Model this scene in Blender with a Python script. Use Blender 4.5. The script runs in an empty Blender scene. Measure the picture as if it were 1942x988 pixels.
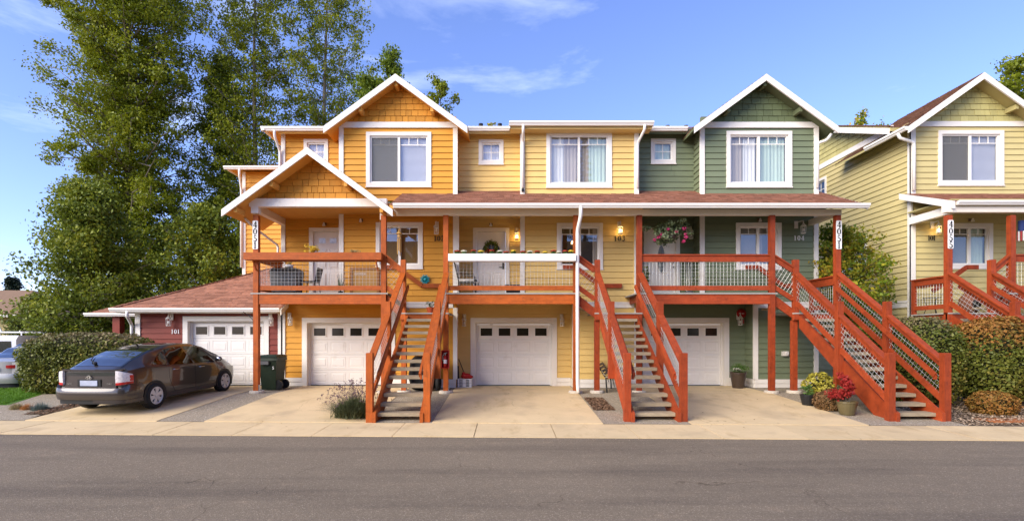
import bpy, math, random
import numpy as np
from mathutils import Vector, Matrix
random.seed(7); RNG = np.random.default_rng(11)
SC = bpy.context.scene
COL = SC.collection

# ------------------------------------------------------------------ camera
CAMH = 1.86
cam_d = bpy.data.cameras.new('camera'); cam_d.sensor_width = 36; cam_d.lens = 18
cam_d.shift_x = 0.0057; cam_d.shift_y = 0.0745; cam_d.clip_end = 2000; cam_d.clip_start = 0.1
cam = bpy.data.objects.new('camera', cam_d); COL.objects.link(cam)
cam.location = (0, 0, CAMH); cam.rotation_euler = (math.radians(90), 0, 0)
SC.camera = cam

# ------------------------------------------------------------------ sky, sun, exposure
SUN_AZ = math.radians(230); SUN_EL = math.radians(30)      # compass: 0 = +Y, clockwise
sunv = Vector((math.sin(SUN_AZ)*math.cos(SUN_EL), math.cos(SUN_AZ)*math.cos(SUN_EL), math.sin(SUN_EL)))
W = bpy.data.worlds.new('World'); SC.world = W; W.use_nodes = True
nt = W.node_tree; nt.nodes.clear()
def N(t, typ, **kw):
    n = t.nodes.new(typ)
    for k, v in kw.items(): setattr(n, k, v)
    return n
sky = N(nt, 'ShaderNodeTexSky', sky_type='NISHITA', sun_disc=False)
sky.sun_elevation = SUN_EL; sky.sun_rotation = SUN_AZ; sky.altitude = 50
sky.air_density = 1.0; sky.dust_density = 0.35; sky.ozone_density = 3.4
tc = N(nt, 'ShaderNodeTexCoord')
mp = N(nt, 'ShaderNodeMapping'); mp.inputs['Scale'].default_value = (1.3, 1.3, 5.5); mp.inputs['Rotation'].default_value = (0.12, 0.34, 0.3)
nz = N(nt, 'ShaderNodeTexNoise'); nz.inputs['Scale'].default_value = 1.55; nz.inputs['Detail'].default_value = 9; nz.inputs['Roughness'].default_value = 0.6; nz.inputs['Distortion'].default_value = 0.45
cr = N(nt, 'ShaderNodeValToRGB'); cr.color_ramp.elements[0].position = 0.56; cr.color_ramp.elements[1].position = 0.86
cr.color_ramp.elements[0].color = (0, 0, 0, 1); cr.color_ramp.elements[1].color = (0.42, 0.42, 0.42, 1)
mx = N(nt, 'ShaderNodeMixRGB'); mx.inputs[2].default_value = (7.6, 8.2, 9.2, 1)
bg = N(nt, 'ShaderNodeBackground'); bg.inputs['Strength'].default_value = 0.145
wo = N(nt, 'ShaderNodeOutputWorld')
L = nt.links.new
L(tc.outputs['Generated'], mp.inputs['Vector']); L(mp.outputs[0], nz.inputs['Vector']); L(nz.outputs['Fac'], cr.inputs[0])
tint = N(nt, 'ShaderNodeMixRGB', blend_type='MULTIPLY'); tint.inputs[0].default_value = 1; tint.inputs[2].default_value = (1.0, .93, 1.22, 1)
L(cr.outputs[0], mx.inputs[0]); L(sky.outputs[0], tint.inputs[1]); L(tint.outputs[0], mx.inputs[1]); L(mx.outputs[0], bg.inputs[0]); L(bg.outputs[0], wo.inputs[0])
sd = bpy.data.lights.new('sun', 'SUN'); sd.energy = 3.3; sd.angle = math.radians(46); sd.color = (1.0, 0.91, 0.75)
so = bpy.data.objects.new('sun', sd); COL.objects.link(so); so.location = (-8, -12, 25)
so.rotation_euler = sunv.to_track_quat('Z', 'Y').to_euler()
SC.view_settings.view_transform = 'Standard'; SC.view_settings.look = 'None'
SC.view_settings.gamma = 1; SC.view_settings.exposure = 0.92
SC.view_settings.use_curve_mapping = False

# ------------------------------------------------------------------ helpers
S = 971.0
def PX(px, Y): return (px-960.0)/S*Y            # a measured picture column at depth Y, in metres
def PZ(py, Y): return CAMH-(py-640.0)/S*Y

class MB:
    def __init__(s): s.v = []; s.f = []
    def add(s, vs, fs):
        o = len(s.v); s.v += [tuple(v) for v in vs]; s.f += [tuple(i+o for i in f) for f in fs]; return s
    def box(s, x0, x1, y0, y1, z0, z1):
        return s.add([(x0,y0,z0),(x1,y0,z0),(x1,y1,z0),(x0,y1,z0),(x0,y0,z1),(x1,y0,z1),(x1,y1,z1),(x0,y1,z1)],
                     [(0,3,2,1),(4,5,6,7),(0,1,5,4),(1,2,6,5),(2,3,7,6),(3,0,4,7)])
    def prism(s, pts, d):                       # planar polygon (3-D points) swept along d
        n = len(pts); d = Vector(d)
        vs = [Vector(p) for p in pts]; vs += [p+d for p in vs]
        nrm = Vector((0,0,0))
        for i in range(n): nrm += vs[i].cross(vs[(i+1) % n])
        fs = [tuple(range(n))[::-1], tuple(range(n, 2*n))] + [(i, (i+1) % n, n+(i+1) % n, n+i) for i in range(n)]
        if nrm.dot(d) < 0: fs = [f[::-1] for f in fs]
        return s.add(vs, fs)
    def bar(s, p, q, w, h, up=(0,0,1)):         # rectangular bar, w across, h along up
        p = Vector(p); q = Vector(q); d = (q-p).normalized(); up = Vector(up)
        r = d.cross(up)
        if r.length < 1e-4: r = d.cross(Vector((0,1,0)))
        r.normalize(); u = r.cross(d).normalized()
        a = r*w/2; b = u*h/2
        vs = [p-a-b, p+a-b, p+a+b, p-a+b, q-a-b, q+a-b, q+a+b, q-a+b]
        return s.add(vs, [(0,1,2,3),(7,6,5,4),(1,0,4,5),(2,1,5,6),(3,2,6,7),(0,3,7,4)])
    def tube(s, pts, r, n=6, cap=True):
        pts = [Vector(p) for p in pts]; rs = r if isinstance(r, (list, tuple)) else [r]*len(pts)
        o = len(s.v); up = None
        for i, p in enumerate(pts):
            d = (pts[min(i+1, len(pts)-1)]-pts[max(i-1, 0)]).normalized()
            if up is None:
                up = Vector((0,0,1)) if abs(d.z) < .9 else Vector((1,0,0))
            x = d.cross(up).normalized(); y = x.cross(d).normalized(); up = y
            for k in range(n):
                a = 2*math.pi*k/n; s.v.append(tuple(p+(x*math.cos(a)+y*math.sin(a))*rs[i]))
        for i in range(len(pts)-1):
            for k in range(n):
                a = o+i*n+k; b = o+i*n+(k+1) % n; s.f.append((a, b, b+n, a+n))
        if cap:
            s.f.append(tuple(o+k for k in range(n))[::-1]); s.f.append(tuple(o+(len(pts)-1)*n+k for k in range(n)))
        return s
    def lathe(s, prof, c, n=16, axis='z', cap=True):      # prof = [(radius, height)...]
        o = len(s.v)
        for r, h in prof:
            for k in range(n):
                a = 2*math.pi*k/n; u, w = r*math.cos(a), r*math.sin(a)
                s.v.append((c[0]+u, c[1]+w, c[2]+h) if axis == 'z' else ((c[0]+h, c[1]+u, c[2]+w) if axis == 'x' else (c[0]+u, c[1]+h, c[2]-w)))
        for i in range(len(prof)-1):
            for k in range(n):
                a = o+i*n+k; b = o+i*n+(k+1) % n; s.f.append((a, b, b+n, a+n))
        if cap: s.f.append(tuple(o+k for k in range(n))[::-1]); s.f.append(tuple(o+(len(prof)-1)*n+k for k in range(n)))
        return s
    def sphere(s, c, r, n=10, m=7, sc=(1,1,1)):
        o = len(s.v)
        for i in range(m+1):
            t = math.pi*i/m
            for k in range(n):
                a = 2*math.pi*k/n
                s.v.append((c[0]+r*sc[0]*math.sin(t)*math.cos(a), c[1]+r*sc[1]*math.sin(t)*math.sin(a), c[2]-r*sc[2]*math.cos(t)))
        for i in range(m):
            for k in range(n):
                a = o+i*n+k; b = o+i*n+(k+1) % n; s.f.append((a, b, b+n, a+n))
        return s
    def build(s, name, m, parent=None, smooth=False, stuff=False):
        o = root_org(parent)
        me = bpy.data.meshes.new(name)
        me.from_pydata([(v[0]-o[0], v[1]-o[1], v[2]-o[2]) for v in s.v], [], s.f)
        if smooth: me.polygons.foreach_set('use_smooth', [True]*len(me.polygons))
        me.materials.append(M[m] if isinstance(m, str) else m)
        return link(name, me, parent, stuff)

ORG = {}
def root_org(p):
    while p is not None and p.parent is not None: p = p.parent
    return ORG.get(p.name, (0,0,0)) if p is not None else (0,0,0)
def link(name, me, parent=None, stuff=False):
    ob = bpy.data.objects.new(name, me); COL.objects.link(ob)
    if parent is not None: ob.parent = parent
    if stuff: ob['kind'] = 'stuff'
    return ob
def thing(name, label, cat, loc=(0,0,0), group=None):
    o = bpy.data.objects.new(name, None); COL.objects.link(o); o.location = loc; o.empty_display_size = .2
    ORG[o.name] = tuple(loc)
    return tag(o, label, cat, group)
def tag(o, label, cat, group=None):
    o['label'] = label; o['category'] = cat
    if group: o['group'] = group
    return o
def struct(o): o['kind'] = 'structure'; return o
def dup(root, loc, label=None, rotz=None):
    r = root.copy(); COL.objects.link(r); r.location = loc; ORG[r.name] = tuple(loc)
    if label: r['label'] = label
    if rotz is not None: r.rotation_euler = (0,0,rotz)
    for ch in list(root.children):
        c = ch.copy(); COL.objects.link(c); c.parent = r
        for g in list(ch.children):
            d = g.copy(); COL.objects.link(d); d.parent = c
    return r
def quadmesh(name, V, m, parent=None, stuff=False, smooth=False):   # V: (n,4,3) array in world space
    V = np.asarray(V, dtype=np.float32); n = len(V); o = root_org(parent)
    me = bpy.data.meshes.new(name); me.vertices.add(n*4); me.loops.add(n*4); me.polygons.add(n)
    me.vertices.foreach_set('co', (V.reshape(-1, 3)-np.array(o, dtype=np.float32)).ravel())
    me.loops.foreach_set('vertex_index', np.arange(n*4, dtype=np.int32))
    me.polygons.foreach_set('loop_start', np.arange(0, n*4, 4, dtype=np.int32))
    me.polygons.foreach_set('loop_total', np.full(n, 4, dtype=np.int32))
    me.update(); me.validate(); me.materials.append(M[m])
    return link(name, me, parent, stuff)
def clip(poly, a, b, c):                        # keep a*x+b*y+c >= 0
    out = []
    for i in range(len(poly)):
        p, q = poly[i], poly[(i+1) % len(poly)]
        dp = a*p[0]+b*p[1]+c; dq = a*q[0]+b*q[1]+c
        if dp >= 0: out.append(p)
        if dp*dq < 0:
            t = dp/(dp-dq); out.append((p[0]+t*(q[0]-p[0]), p[1]+t*(q[1]-p[1])))
    return out

# ------------------------------------------------------------------ materials
M = {}
def pm(name, rgb, rough=.6, var=.10, scale=3.0, stretch=(1,1,1), bump=0, bscale=80, rnd=.0, island=0.0, metal=0, spec=.22, coat=0, dirt=None):
    m = bpy.data.materials.new(name); m.use_nodes = True; t = m.node_tree; b = t.nodes['Principled BSDF']; l = t.links.new
    b.inputs['Roughness'].default_value = rough; b.inputs['Metallic'].default_value = metal; b.inputs['Specular IOR Level'].default_value = spec
    if coat: b.inputs['Coat Weight'].default_value = coat; b.inputs['Coat Roughness'].default_value = .04
    c = N(t, 'ShaderNodeTexCoord'); mpg = N(t, 'ShaderNodeMapping'); mpg.inputs['Scale'].default_value = stretch
    l(c.outputs['Object'], mpg.inputs[0])
    n1 = N(t, 'ShaderNodeTexNoise'); n1.inputs['Scale'].default_value = scale; n1.inputs['Detail'].default_value = 6; n1.inputs['Roughness'].default_value = .62
    l(mpg.outputs[0], n1.inputs['Vector'])
    mr = N(t, 'ShaderNodeMapRange'); mr.inputs['From Min'].default_value = .25; mr.inputs['From Max'].default_value = .75
    mr.inputs['To Min'].default_value = 1-var; mr.inputs['To Max'].default_value = 1+var; l(n1.outputs['Fac'], mr.inputs[0])
    val = mr.outputs[0]
    if rnd:
        oi = N(t, 'ShaderNodeObjectInfo'); r2 = N(t, 'ShaderNodeMapRange'); r2.inputs['To Min'].default_value = 1-rnd; r2.inputs['To Max'].default_value = 1+rnd
        l(oi.outputs['Random'], r2.inputs[0]); mu = N(t, 'ShaderNodeMath', operation='MULTIPLY'); l(val, mu.inputs[0]); l(r2.outputs[0], mu.inputs[1]); val = mu.outputs[0]
    if island:
        g = N(t, 'ShaderNodeNewGeometry'); r3 = N(t, 'ShaderNodeMapRange'); r3.inputs['To Min'].default_value = 1-island; r3.inputs['To Max'].default_value = 1+island
        l(g.outputs['Random Per Island'], r3.inputs[0]); mu2 = N(t, 'ShaderNodeMath', operation='MULTIPLY'); l(val, mu2.inputs[0]); l(r3.outputs[0], mu2.inputs[1]); val = mu2.outputs[0]
    vm = N(t, 'ShaderNodeVectorMath', operation='SCALE'); vm.inputs[0].default_value = rgb; l(val, vm.inputs['Scale'])
    colr = vm.outputs[0]
    if dirt:                                     # (colour, noise scale, lo, hi): blotches with a shape of their own
        n3 = N(t, 'ShaderNodeTexNoise'); n3.inputs['Scale'].default_value = dirt[1]; n3.inputs['Detail'].default_value = 7; l(mpg.outputs[0], n3.inputs['Vector'])
        r4 = N(t, 'ShaderNodeMapRange'); r4.inputs['From Min'].default_value = dirt[2]; r4.inputs['From Max'].default_value = dirt[3]; l(n3.outputs['Fac'], r4.inputs[0])
        mm = N(t, 'ShaderNodeMixRGB'); mm.inputs[2].default_value = (*dirt[0], 1); l(r4.outputs[0], mm.inputs[0]); l(colr, mm.inputs[1]); colr = mm.outputs[0]
    l(colr, b.inputs['Base Color'])
    if bump:
        n2 = N(t, 'ShaderNodeTexNoise'); n2.inputs['Scale'].default_value = bscale; n2.inputs['Detail'].default_value = 4; l(mpg.outputs[0], n2.inputs['Vector'])
        bp = N(t, 'ShaderNodeBump'); bp.inputs['Strength'].default_value = bump; bp.inputs['Distance'].default_value = .01
        l(n2.outputs['Fac'], bp.inputs['Height']); l(bp.outputs[0], b.inputs['Normal'])
    M[name] = m; return m
def speckle(name, base, light, dark, scale, amount=.5, rough=.85, big=.12, bigscale=.35, bump=.4):
    m = pm(name, base, rough, big, bigscale); t = m.node_tree; l = t.links.new; b = t.nodes['Principled BSDF']
    src = b.inputs['Base Color'].links[0].from_socket
    c = N(t, 'ShaderNodeTexCoord'); v = N(t, 'ShaderNodeTexVoronoi'); v.inputs['Scale'].default_value = scale; l(c.outputs['Object'], v.inputs['Vector'])
    r = N(t, 'ShaderNodeValToRGB'); e = r.color_ramp.elements; e[0].position = 0; e[0].color = (*dark, 1); e[1].position = 1; e[1].color = (*light, 1)
    mid = e.new(.5); mid.color = (*base, 1); mid2 = e.new(.86); mid2.color = (*[x*1.1 for x in base], 1)
    sp = N(t, 'ShaderNodeSeparateColor'); l(v.outputs['Color'], sp.inputs[0]); l(sp.outputs[0], r.inputs[0])
    mm = N(t, 'ShaderNodeMixRGB'); mm.inputs[0].default_value = amount; l(src, mm.inputs[1]); l(r.outputs[0], mm.inputs[2]); l(mm.outputs[0], b.inputs['Base Color'])
    bp = N(t, 'ShaderNodeBump'); bp.inputs['Strength'].default_value = bump; bp.inputs['Distance'].default_value = .006; l(v.outputs['Distance'], bp.inputs['Height']); l(bp.outputs[0], b.inputs['Normal'])
    return m
def leafmat(name, cols, rough=.5, trans=.35):
    m = bpy.data.materials.new(name); m.use_nodes = True; t = m.node_tree; b = t.nodes['Principled BSDF']; l = t.links.new
    b.inputs['Roughness'].default_value = rough; b.inputs['Specular IOR Level'].default_value = .2
    g = N(t, 'ShaderNodeNewGeometry'); r = N(t, 'ShaderNodeValToRGB'); e = r.color_ramp.elements
    e[0].position = 0; e[0].color = (*cols[0], 1); e[1].position = 1; e[1].color = (*cols[-1], 1)
    for i, cc in enumerate(cols[1:-1]): x = e.new((i+1)/(len(cols)-1)); x.color = (*cc, 1)
    c = N(t, 'ShaderNodeTexCoord'); n1 = N(t, 'ShaderNodeTexNoise'); n1.inputs['Scale'].default_value = .55; n1.inputs['Detail'].default_value = 3; l(c.outputs['Object'], n1.inputs['Vector'])
    ma = N(t, 'ShaderNodeMath', operation='MULTIPLY_ADD'); ma.inputs[1].default_value = .55; l(g.outputs['Random Per Island'], ma.inputs[0])
    mb = N(t, 'ShaderNodeMapRange'); mb.inputs['From Min'].default_value = .3; mb.inputs['From Max'].default_value = .7; mb.inputs['To Max'].default_value = .5; l(n1.outputs['Fac'], mb.inputs[0]); l(mb.outputs[0], ma.inputs[2])
    l(ma.outputs[0], r.inputs[0]); l(r.outputs[0], b.inputs['Base Color'])
    tr = N(t, 'ShaderNodeBsdfTranslucent'); l(r.outputs[0], tr.inputs[0]); mixs = N(t, 'ShaderNodeMixShader'); mixs.inputs[0].default_value = trans
    out = t.nodes['Material Output']; l(b.outputs[0], mixs.inputs[1]); l(tr.outputs[0], mixs.inputs[2]); l(mixs.outputs[0], out.inputs[0])
    M[name] = m; return m
def glassmat(name, tint=(1,1,1), refl=1.0, ior=1.5):
    m = bpy.data.materials.new(name); m.use_nodes = True; t = m.node_tree; t.nodes.remove(t.nodes['Principled BSDF']); l = t.links.new
    out = t.nodes['Material Output']; tr = N(t, 'ShaderNodeBsdfTransparent'); tr.inputs[0].default_value = (*tint, 1)
    gl = N(t, 'ShaderNodeBsdfGlossy'); gl.inputs['Roughness'].default_value = .01; gl.inputs[0].default_value = (.95, .97, 1, 1)
    ge = N(t, 'ShaderNodeNewGeometry'); dt = N(t, 'ShaderNodeVectorMath', operation='DOT_PRODUCT'); l(ge.outputs['Normal'], dt.inputs[0]); l(ge.outputs['Incoming'], dt.inputs[1])
    ab = N(t, 'ShaderNodeMath', operation='ABSOLUTE'); l(dt.outputs['Value'], ab.inputs[0]); om = N(t, 'ShaderNodeMath', operation='SUBTRACT'); om.inputs[0].default_value = 1; l(ab.outputs[0], om.inputs[1])
    pw = N(t, 'ShaderNodeMath', operation='POWER'); pw.inputs[1].default_value = 5; l(om.outputs[0], pw.inputs[0]); ad = N(t, 'ShaderNodeMath', operation='MULTIPLY_ADD'); ad.inputs[1].default_value = .9; ad.inputs[2].default_value = .08*refl; l(pw.outputs[0], ad.inputs[0]); mi = N(t, 'ShaderNodeMixShader'); l(ad.outputs[0], mi.inputs[0]); l(tr.outputs[0], mi.inputs[1]); l(gl.outputs[0], mi.inputs[2]); l(mi.outputs[0], out.inputs[0])
    M[name] = m; return m
def emis(name, rgb, st):
    m = bpy.data.materials.new(name); m.use_nodes = True; b = m.node_tree.nodes['Principled BSDF']
    b.inputs['Base Color'].default_value = (*rgb, 1); b.inputs['Emission Color'].default_value = (*rgb, 1); b.inputs['Emission Strength'].default_value = st
    M[name] = m; return m
WG = dict(stretch=(1, 1, 6), scale=5)
pm('orange_siding', (.62, .285, .034), .55, .06, 2.0, (1, 1, 3), .15, 50, rnd=.05)
pm('yellow_siding', (.70, .48, .165), .55, .05, 2.0, (1, 1, 3), .15, 50, rnd=.04)
pm('green_siding', (.163, .192, .112), .55, .06, 2.0, (1, 1, 3), .15, 50, rnd=.05)
pm('lime_siding', (.55, .455, .20), .55, .05, 2.0, (1, 1, 3), .15, 50, rnd=.04)
pm('red_siding', (.20, .034, .02), .55, .07, 2.0, (1, 1, 3), .15, 50, rnd=.06)
pm('tan_siding', (.44, .35, .14), .6, .06, 2.0)
pm('orange_shake', (.55, .235, .025), .6, .08, 5, (4, 1, 1), .3, 60, rnd=.12)
pm('green_shake', (.12, .145, .07), .6, .08, 5, (4, 1, 1), .3, 60, rnd=.12)
pm('lime_shake', (.46, .405, .16), .6, .08, 5, (4, 1, 1), .3, 60, rnd=.1)
pm('white_trim', (.77, .72, .64), .45, .05, 3, bump=.05, dirt=((.55, .48, .38), 6.0, .62, .95))
pm('white_gutter', (.82, .78, .71), .35, .04, 2)
pm('cream_beam', (.78, .70, .58), .5, .05, 3)
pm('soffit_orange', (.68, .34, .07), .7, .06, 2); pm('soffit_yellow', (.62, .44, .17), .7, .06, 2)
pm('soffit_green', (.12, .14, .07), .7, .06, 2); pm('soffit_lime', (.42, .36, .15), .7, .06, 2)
pm('garage_white', (.83, .78, .70), .42, .05, 1.5, dirt=((.62, .55, .45), 3.0, .60, .95))
pm('door_white', (.80, .74, .66), .45, .03, 2)
pm('shingle_red', (.325, .155, .098), .9, .12, 9, island=.24, bump=.5, bscale=120)
pm('shingle_brown', (.22, .115, .075), .9, .12, 9, island=.28, bump=.5, bscale=120)
pm('roof_tan', (.24, .15, .09), .9, .15, 5)
pm('stain_warm_lit', (.36, .080, .012), .55, .20, 6, (1, 1, 1), .3, 60, rnd=.14, dirt=((.22, .055, .014), 9, .56, .80))  # same timber stain, with the left side's warmer light put into the colour
pm('stain_red', (.285, .047, .013), .55, .20, 6, (1, 1, 1), .3, 60, rnd=.14, dirt=((.18, .032, .012), 9, .56, .80))
pm('tread_wood', (.34, .27, .175), .8, .25, 9, (.6, 5, 5), .4, 40, rnd=.12)
def grain(name, amt, sc=7):                     # streaks that follow the length of each timber
    m = M[name]; t = m.node_tree; l = t.links.new; b = t.nodes['Principled BSDF']; src = b.inputs['Base Color'].links[0].from_socket
    c = N(t, 'ShaderNodeTexCoord'); oi = N(t, 'ShaderNodeObjectInfo'); ad = N(t, 'ShaderNodeVectorMath', operation='ADD'); l(c.outputs['Generated'], ad.inputs[0]); l(oi.outputs['Random'], ad.inputs[1])
    n = N(t, 'ShaderNodeTexNoise'); n.inputs['Scale'].default_value = sc; n.inputs['Detail'].default_value = 7; n.inputs['Roughness'].default_value = .7; l(ad.outputs[0], n.inputs['Vector'])
    r = N(t, 'ShaderNodeMapRange'); r.inputs['From Min'].default_value = .3; r.inputs['From Max'].default_value = .7; r.inputs['To Min'].default_value = 1-amt; r.inputs['To Max'].default_value = 1+amt; l(n.outputs['Fac'], r.inputs[0])
    v = N(t, 'ShaderNodeVectorMath', operation='SCALE'); l(src, v.inputs[0]); l(r.outputs[0], v.inputs['Scale']); l(v.outputs[0], b.inputs['Base Color'])
grain('stain_warm_lit', .26); grain('stain_red', .26); grain('tread_wood', .22)
pm('deck_grey', (.36, .33, .29), .8, .1, 6)
pm('wire', (.66, .66, .62), .45, .05, 9, metal=.5)
pm('concrete', (.61, .46, .255), .85, .09, 1.4, bump=.25, bscale=150, rnd=.045, dirt=((.34, .255, .16), 1.1, .55, .9))
pm('pier', (.50, .44, .35), .9, .12, 6, bump=.4, bscale=60)
speckle('asphalt', (.20, .157, .105), (.49, .40, .28), (.12, .094, .063), 95, .55, .85, .22, .22, .55)
def wear(name, stretch, scale, dark, lo, hi, amt):
    m = M[name]; t = m.node_tree; l = t.links.new; b = t.nodes['Principled BSDF']; src = b.inputs['Base Color'].links[0].from_socket
    c = N(t, 'ShaderNodeTexCoord'); mpg = N(t, 'ShaderNodeMapping'); mpg.inputs['Scale'].default_value = stretch; l(c.outputs['Object'], mpg.inputs[0])
    n = N(t, 'ShaderNodeTexNoise'); n.inputs['Scale'].default_value = scale; n.inputs['Detail'].default_value = 8; n.inputs['Roughness'].default_value = .65; l(mpg.outputs[0], n.inputs['Vector'])
    r = N(t, 'ShaderNodeMapRange'); r.inputs['From Min'].default_value = lo; r.inputs['From Max'].default_value = hi; r.inputs['To Max'].default_value = amt; l(n.outputs['Fac'], r.inputs[0])
    mm = N(t, 'ShaderNodeMixRGB', blend_type='MULTIPLY'); mm.inputs[2].default_value = (*dark, 1); l(r.outputs[0], mm.inputs[0]); l(src, mm.inputs[1]); l(mm.outputs[0], b.inputs['Base Color'])
def cracks(name, scale, wd, amt):
    m = M[name]; t = m.node_tree; l = t.links.new; b = t.nodes['Principled BSDF']; src = b.inputs['Base Color'].links[0].from_socket
    c = N(t, 'ShaderNodeTexCoord'); n = N(t, 'ShaderNodeTexNoise'); n.inputs['Scale'].default_value = 2.2; n.inputs['Detail'].default_value = 5; l(c.outputs['Object'], n.inputs['Vector'])
    ad = N(t, 'ShaderNodeMixRGB', blend_type='ADD'); ad.inputs[0].default_value = .45; l(c.outputs['Object'], ad.inputs[1]); l(n.outputs['Color'], ad.inputs[2])
    v = N(t, 'ShaderNodeTexVoronoi', feature='DISTANCE_TO_EDGE'); v.inputs['Scale'].default_value = scale; l(ad.outputs[0], v.inputs['Vector'])
    r = N(t, 'ShaderNodeMapRange'); r.inputs['From Max'].default_value = wd; r.inputs['To Min'].default_value = amt; r.inputs['To Max'].default_value = 0; l(v.outputs['Distance'], r.inputs[0])
    n2 = N(t, 'ShaderNodeTexNoise'); n2.inputs['Scale'].default_value = .5; l(c.outputs['Object'], n2.inputs['Vector']); r2 = N(t, 'ShaderNodeMapRange'); r2.inputs['From Min'].default_value = .5; r2.inputs['From Max'].default_value = .6; l(n2.outputs['Fac'], r2.inputs[0])
    mu = N(t, 'ShaderNodeMath', operation='MULTIPLY'); l(r.outputs[0], mu.inputs[0]); l(r2.outputs[0], mu.inputs[1])
    mm = N(t, 'ShaderNodeMixRGB', blend_type='MULTIPLY'); mm.inputs[2].default_value = (.35, .3, .25, 1); l(mu.outputs[0], mm.inputs[0]); l(src, mm.inputs[1]); l(mm.outputs[0], b.inputs['Base Color'])
wear('asphalt', (.12, 1.1, 1), 1.0, (.72, .72, .74), .48, .66, 1.0); wear('asphalt', (1, 1, 1), 3.5, (1.3, 1.25, 1.2), .56, .75, .8); cracks('asphalt', .55, .006, .7)
wear('concrete', (1, .35, 1), 2.2, (.66, .60, .50), .55, .78, .9); wear('concrete', (1, 1, 1), 14, (.72, .66, .58), .62, .72, .8); cracks('concrete', .5, .005, .55)
speckle('aggregate', (.32, .262, .18), (.58, .52, .43), (.13, .11, .085), 55, .75, .85, .12, .6, .7)
speckle('soil', (.17, .125, .08), (.36, .27, .17), (.06, .045, .03), 28, .8, .9, .2, .8, .8)
pm('bark', (.22, .13, .075), .9, .3, 20, island=.6); pm('bark_pale', (.40, .29, .19), .9, .3, 20, island=.55)
pm('yard', (.16, .15, .07), .95, .3, .6)
pm('rust_lid', (.40, .14, .045), .75, .2, 6, dirt=((.2, .08, .04), 9, .55, .75))
pm('black_plastic', (.018, .018, .018), .45, .1, 5); pm('dark_metal', (.03, .028, .026), .5, .1, 9)
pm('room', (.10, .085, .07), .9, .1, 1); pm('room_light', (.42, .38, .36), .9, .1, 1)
pm('curtain', (.72, .70, .66), .9, .06, 4, (9, 9, .6)); pm('blind', (.74, .72, .76), .7, .03, 3); pm('screen_grey', (.33, .33, .32), .9, .05, 3)
pm('curtain_tan', (.42, .36, .31), .9, .08, 4, (9, 9, .6)); pm('curtain_green', (.50, .60, .50), .9, .05, 4, (9, 9, .6)); pm('wood_blind', (.30, .17, .06), .7, .1, 4)
pm('letter_dark', (.02, .015, .012), .4, .05, 5); pm('letter_white', (.85, .83, .78), .4, .03, 5)
pm('lantern_white', (.74, .70, .63), .4, .05, 6); pm('lantern_bronze', (.16, .11, .06), .45, .1, 6)
emis('bulb', (1, .72, .32), 9); emis('bulb_off', (.75, .72, .66), 0.0); emis('chandelier', (1, .62, .25), 5)
glassmat('window_glass', (.93, .95, .94), 1.7); glassmat('car_glass', (.06, .07, .066), 1.0); glassmat('door_glass', (.55, .58, .57), 1.0); glassmat('car_glass_green', (.30, .44, .36), .9)
pm('chrome', (.62, .60, .57), .22, .03, 9, metal=1.0); pm('tyre', (.022, .021, .02), .85, .1, 20); pm('alloy', (.55, .53, .50), .35, .05, 9, metal=.25)
# ------------------------------------------------------------------ ground
TILT = -.034
def yc(x): return 9.47+TILT*x                   # kerb line of the street
def yb(x): return 10.72+TILT*x                  # back of the sidewalk
def zg(x, y):
    b = yb(x)
    if y <= b: return .012+.038*(y-yc(x))/(b-yc(x))
    if y <= 14.2: return .05+.22*(y-b)/(14.2-b)
    if y <= 16.4: return .27+.02*(y-14.2)/2.2
    return .29
def strip(name, xs, y0, y1, off, m, parent=None, thick=.06, nseg=6):     # ground patch between x columns, following the slope
    mb = MB(); Ys = [y0]+[y for y in (14.2, 16.4) if y0 is not None and y0 < y < y1]+[y1]
    rows = []
    for x in xs:
        col = []
        a = y0 if y0 is not None else yb(x)+.004
        st = sorted(set([a]+[y for y in (12.0, 13.0, 14.2, 16.4) if a < y < y1]+[y1]))
        rows.append([(x, y, zg(x, y)+off) for y in st])
    n = min(len(r) for r in rows)
    for i in range(len(xs)-1):
        A, B = rows[i], rows[i+1]
        for k in range(n-1): mb.add([A[k], B[k], B[k+1], A[k+1]], [(0, 1, 2, 3)])
    return mb.build(name, m, parent)
# street
mb = MB(); mb.add([(-160, yc(-160), 0), (-160, -7.5, 0), (160, -7.5, 0), (160, yc(160), 0)], [(0, 1, 2, 3)])
road = struct(mb.build('road', 'asphalt'))
mb = MB(); mb.add([(-400, -400, -.12), (400, -400, -.12), (400, 500, -.12), (-400, 500, -.12)], [(0, 1, 2, 3)])
struct(mb.build('ground', 'yard'))
mb = MB(); mb.add([(-160, -7.5, .02), (-160, -60, .02), (160, -60, .02), (160, -7.5, .02)], [(0, 1, 2, 3)]); struct(mb.build('verge', 'yard'))
# soil under everything behind the sidewalk
struct(strip('terrain', [-90, -40, -20, -12, -6, 0, 6, 12, 20, 40, 90], None, 70, -.012, 'soil'))
# sidewalk of poured slabs
sw = struct(bpy.data.objects.new('sidewalk', None)); COL.objects.link(sw)
for k in range(-14, 14):
    xa, xb = -.6+1.524*k+.007, -.6+1.524*(k+1)-.007
    j = random.uniform(-.003, .003)
    top = [(xa, yc(xa), .014+j), (xb, yc(xb), .014+j), (xb, yb(xb), .05+j), (xa, yb(xa), .05+j)]
    MB().prism([(p[0], p[1], p[2]-.14) for p in top], (0, 0, .14)).build('slab', 'concrete', sw)
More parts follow.
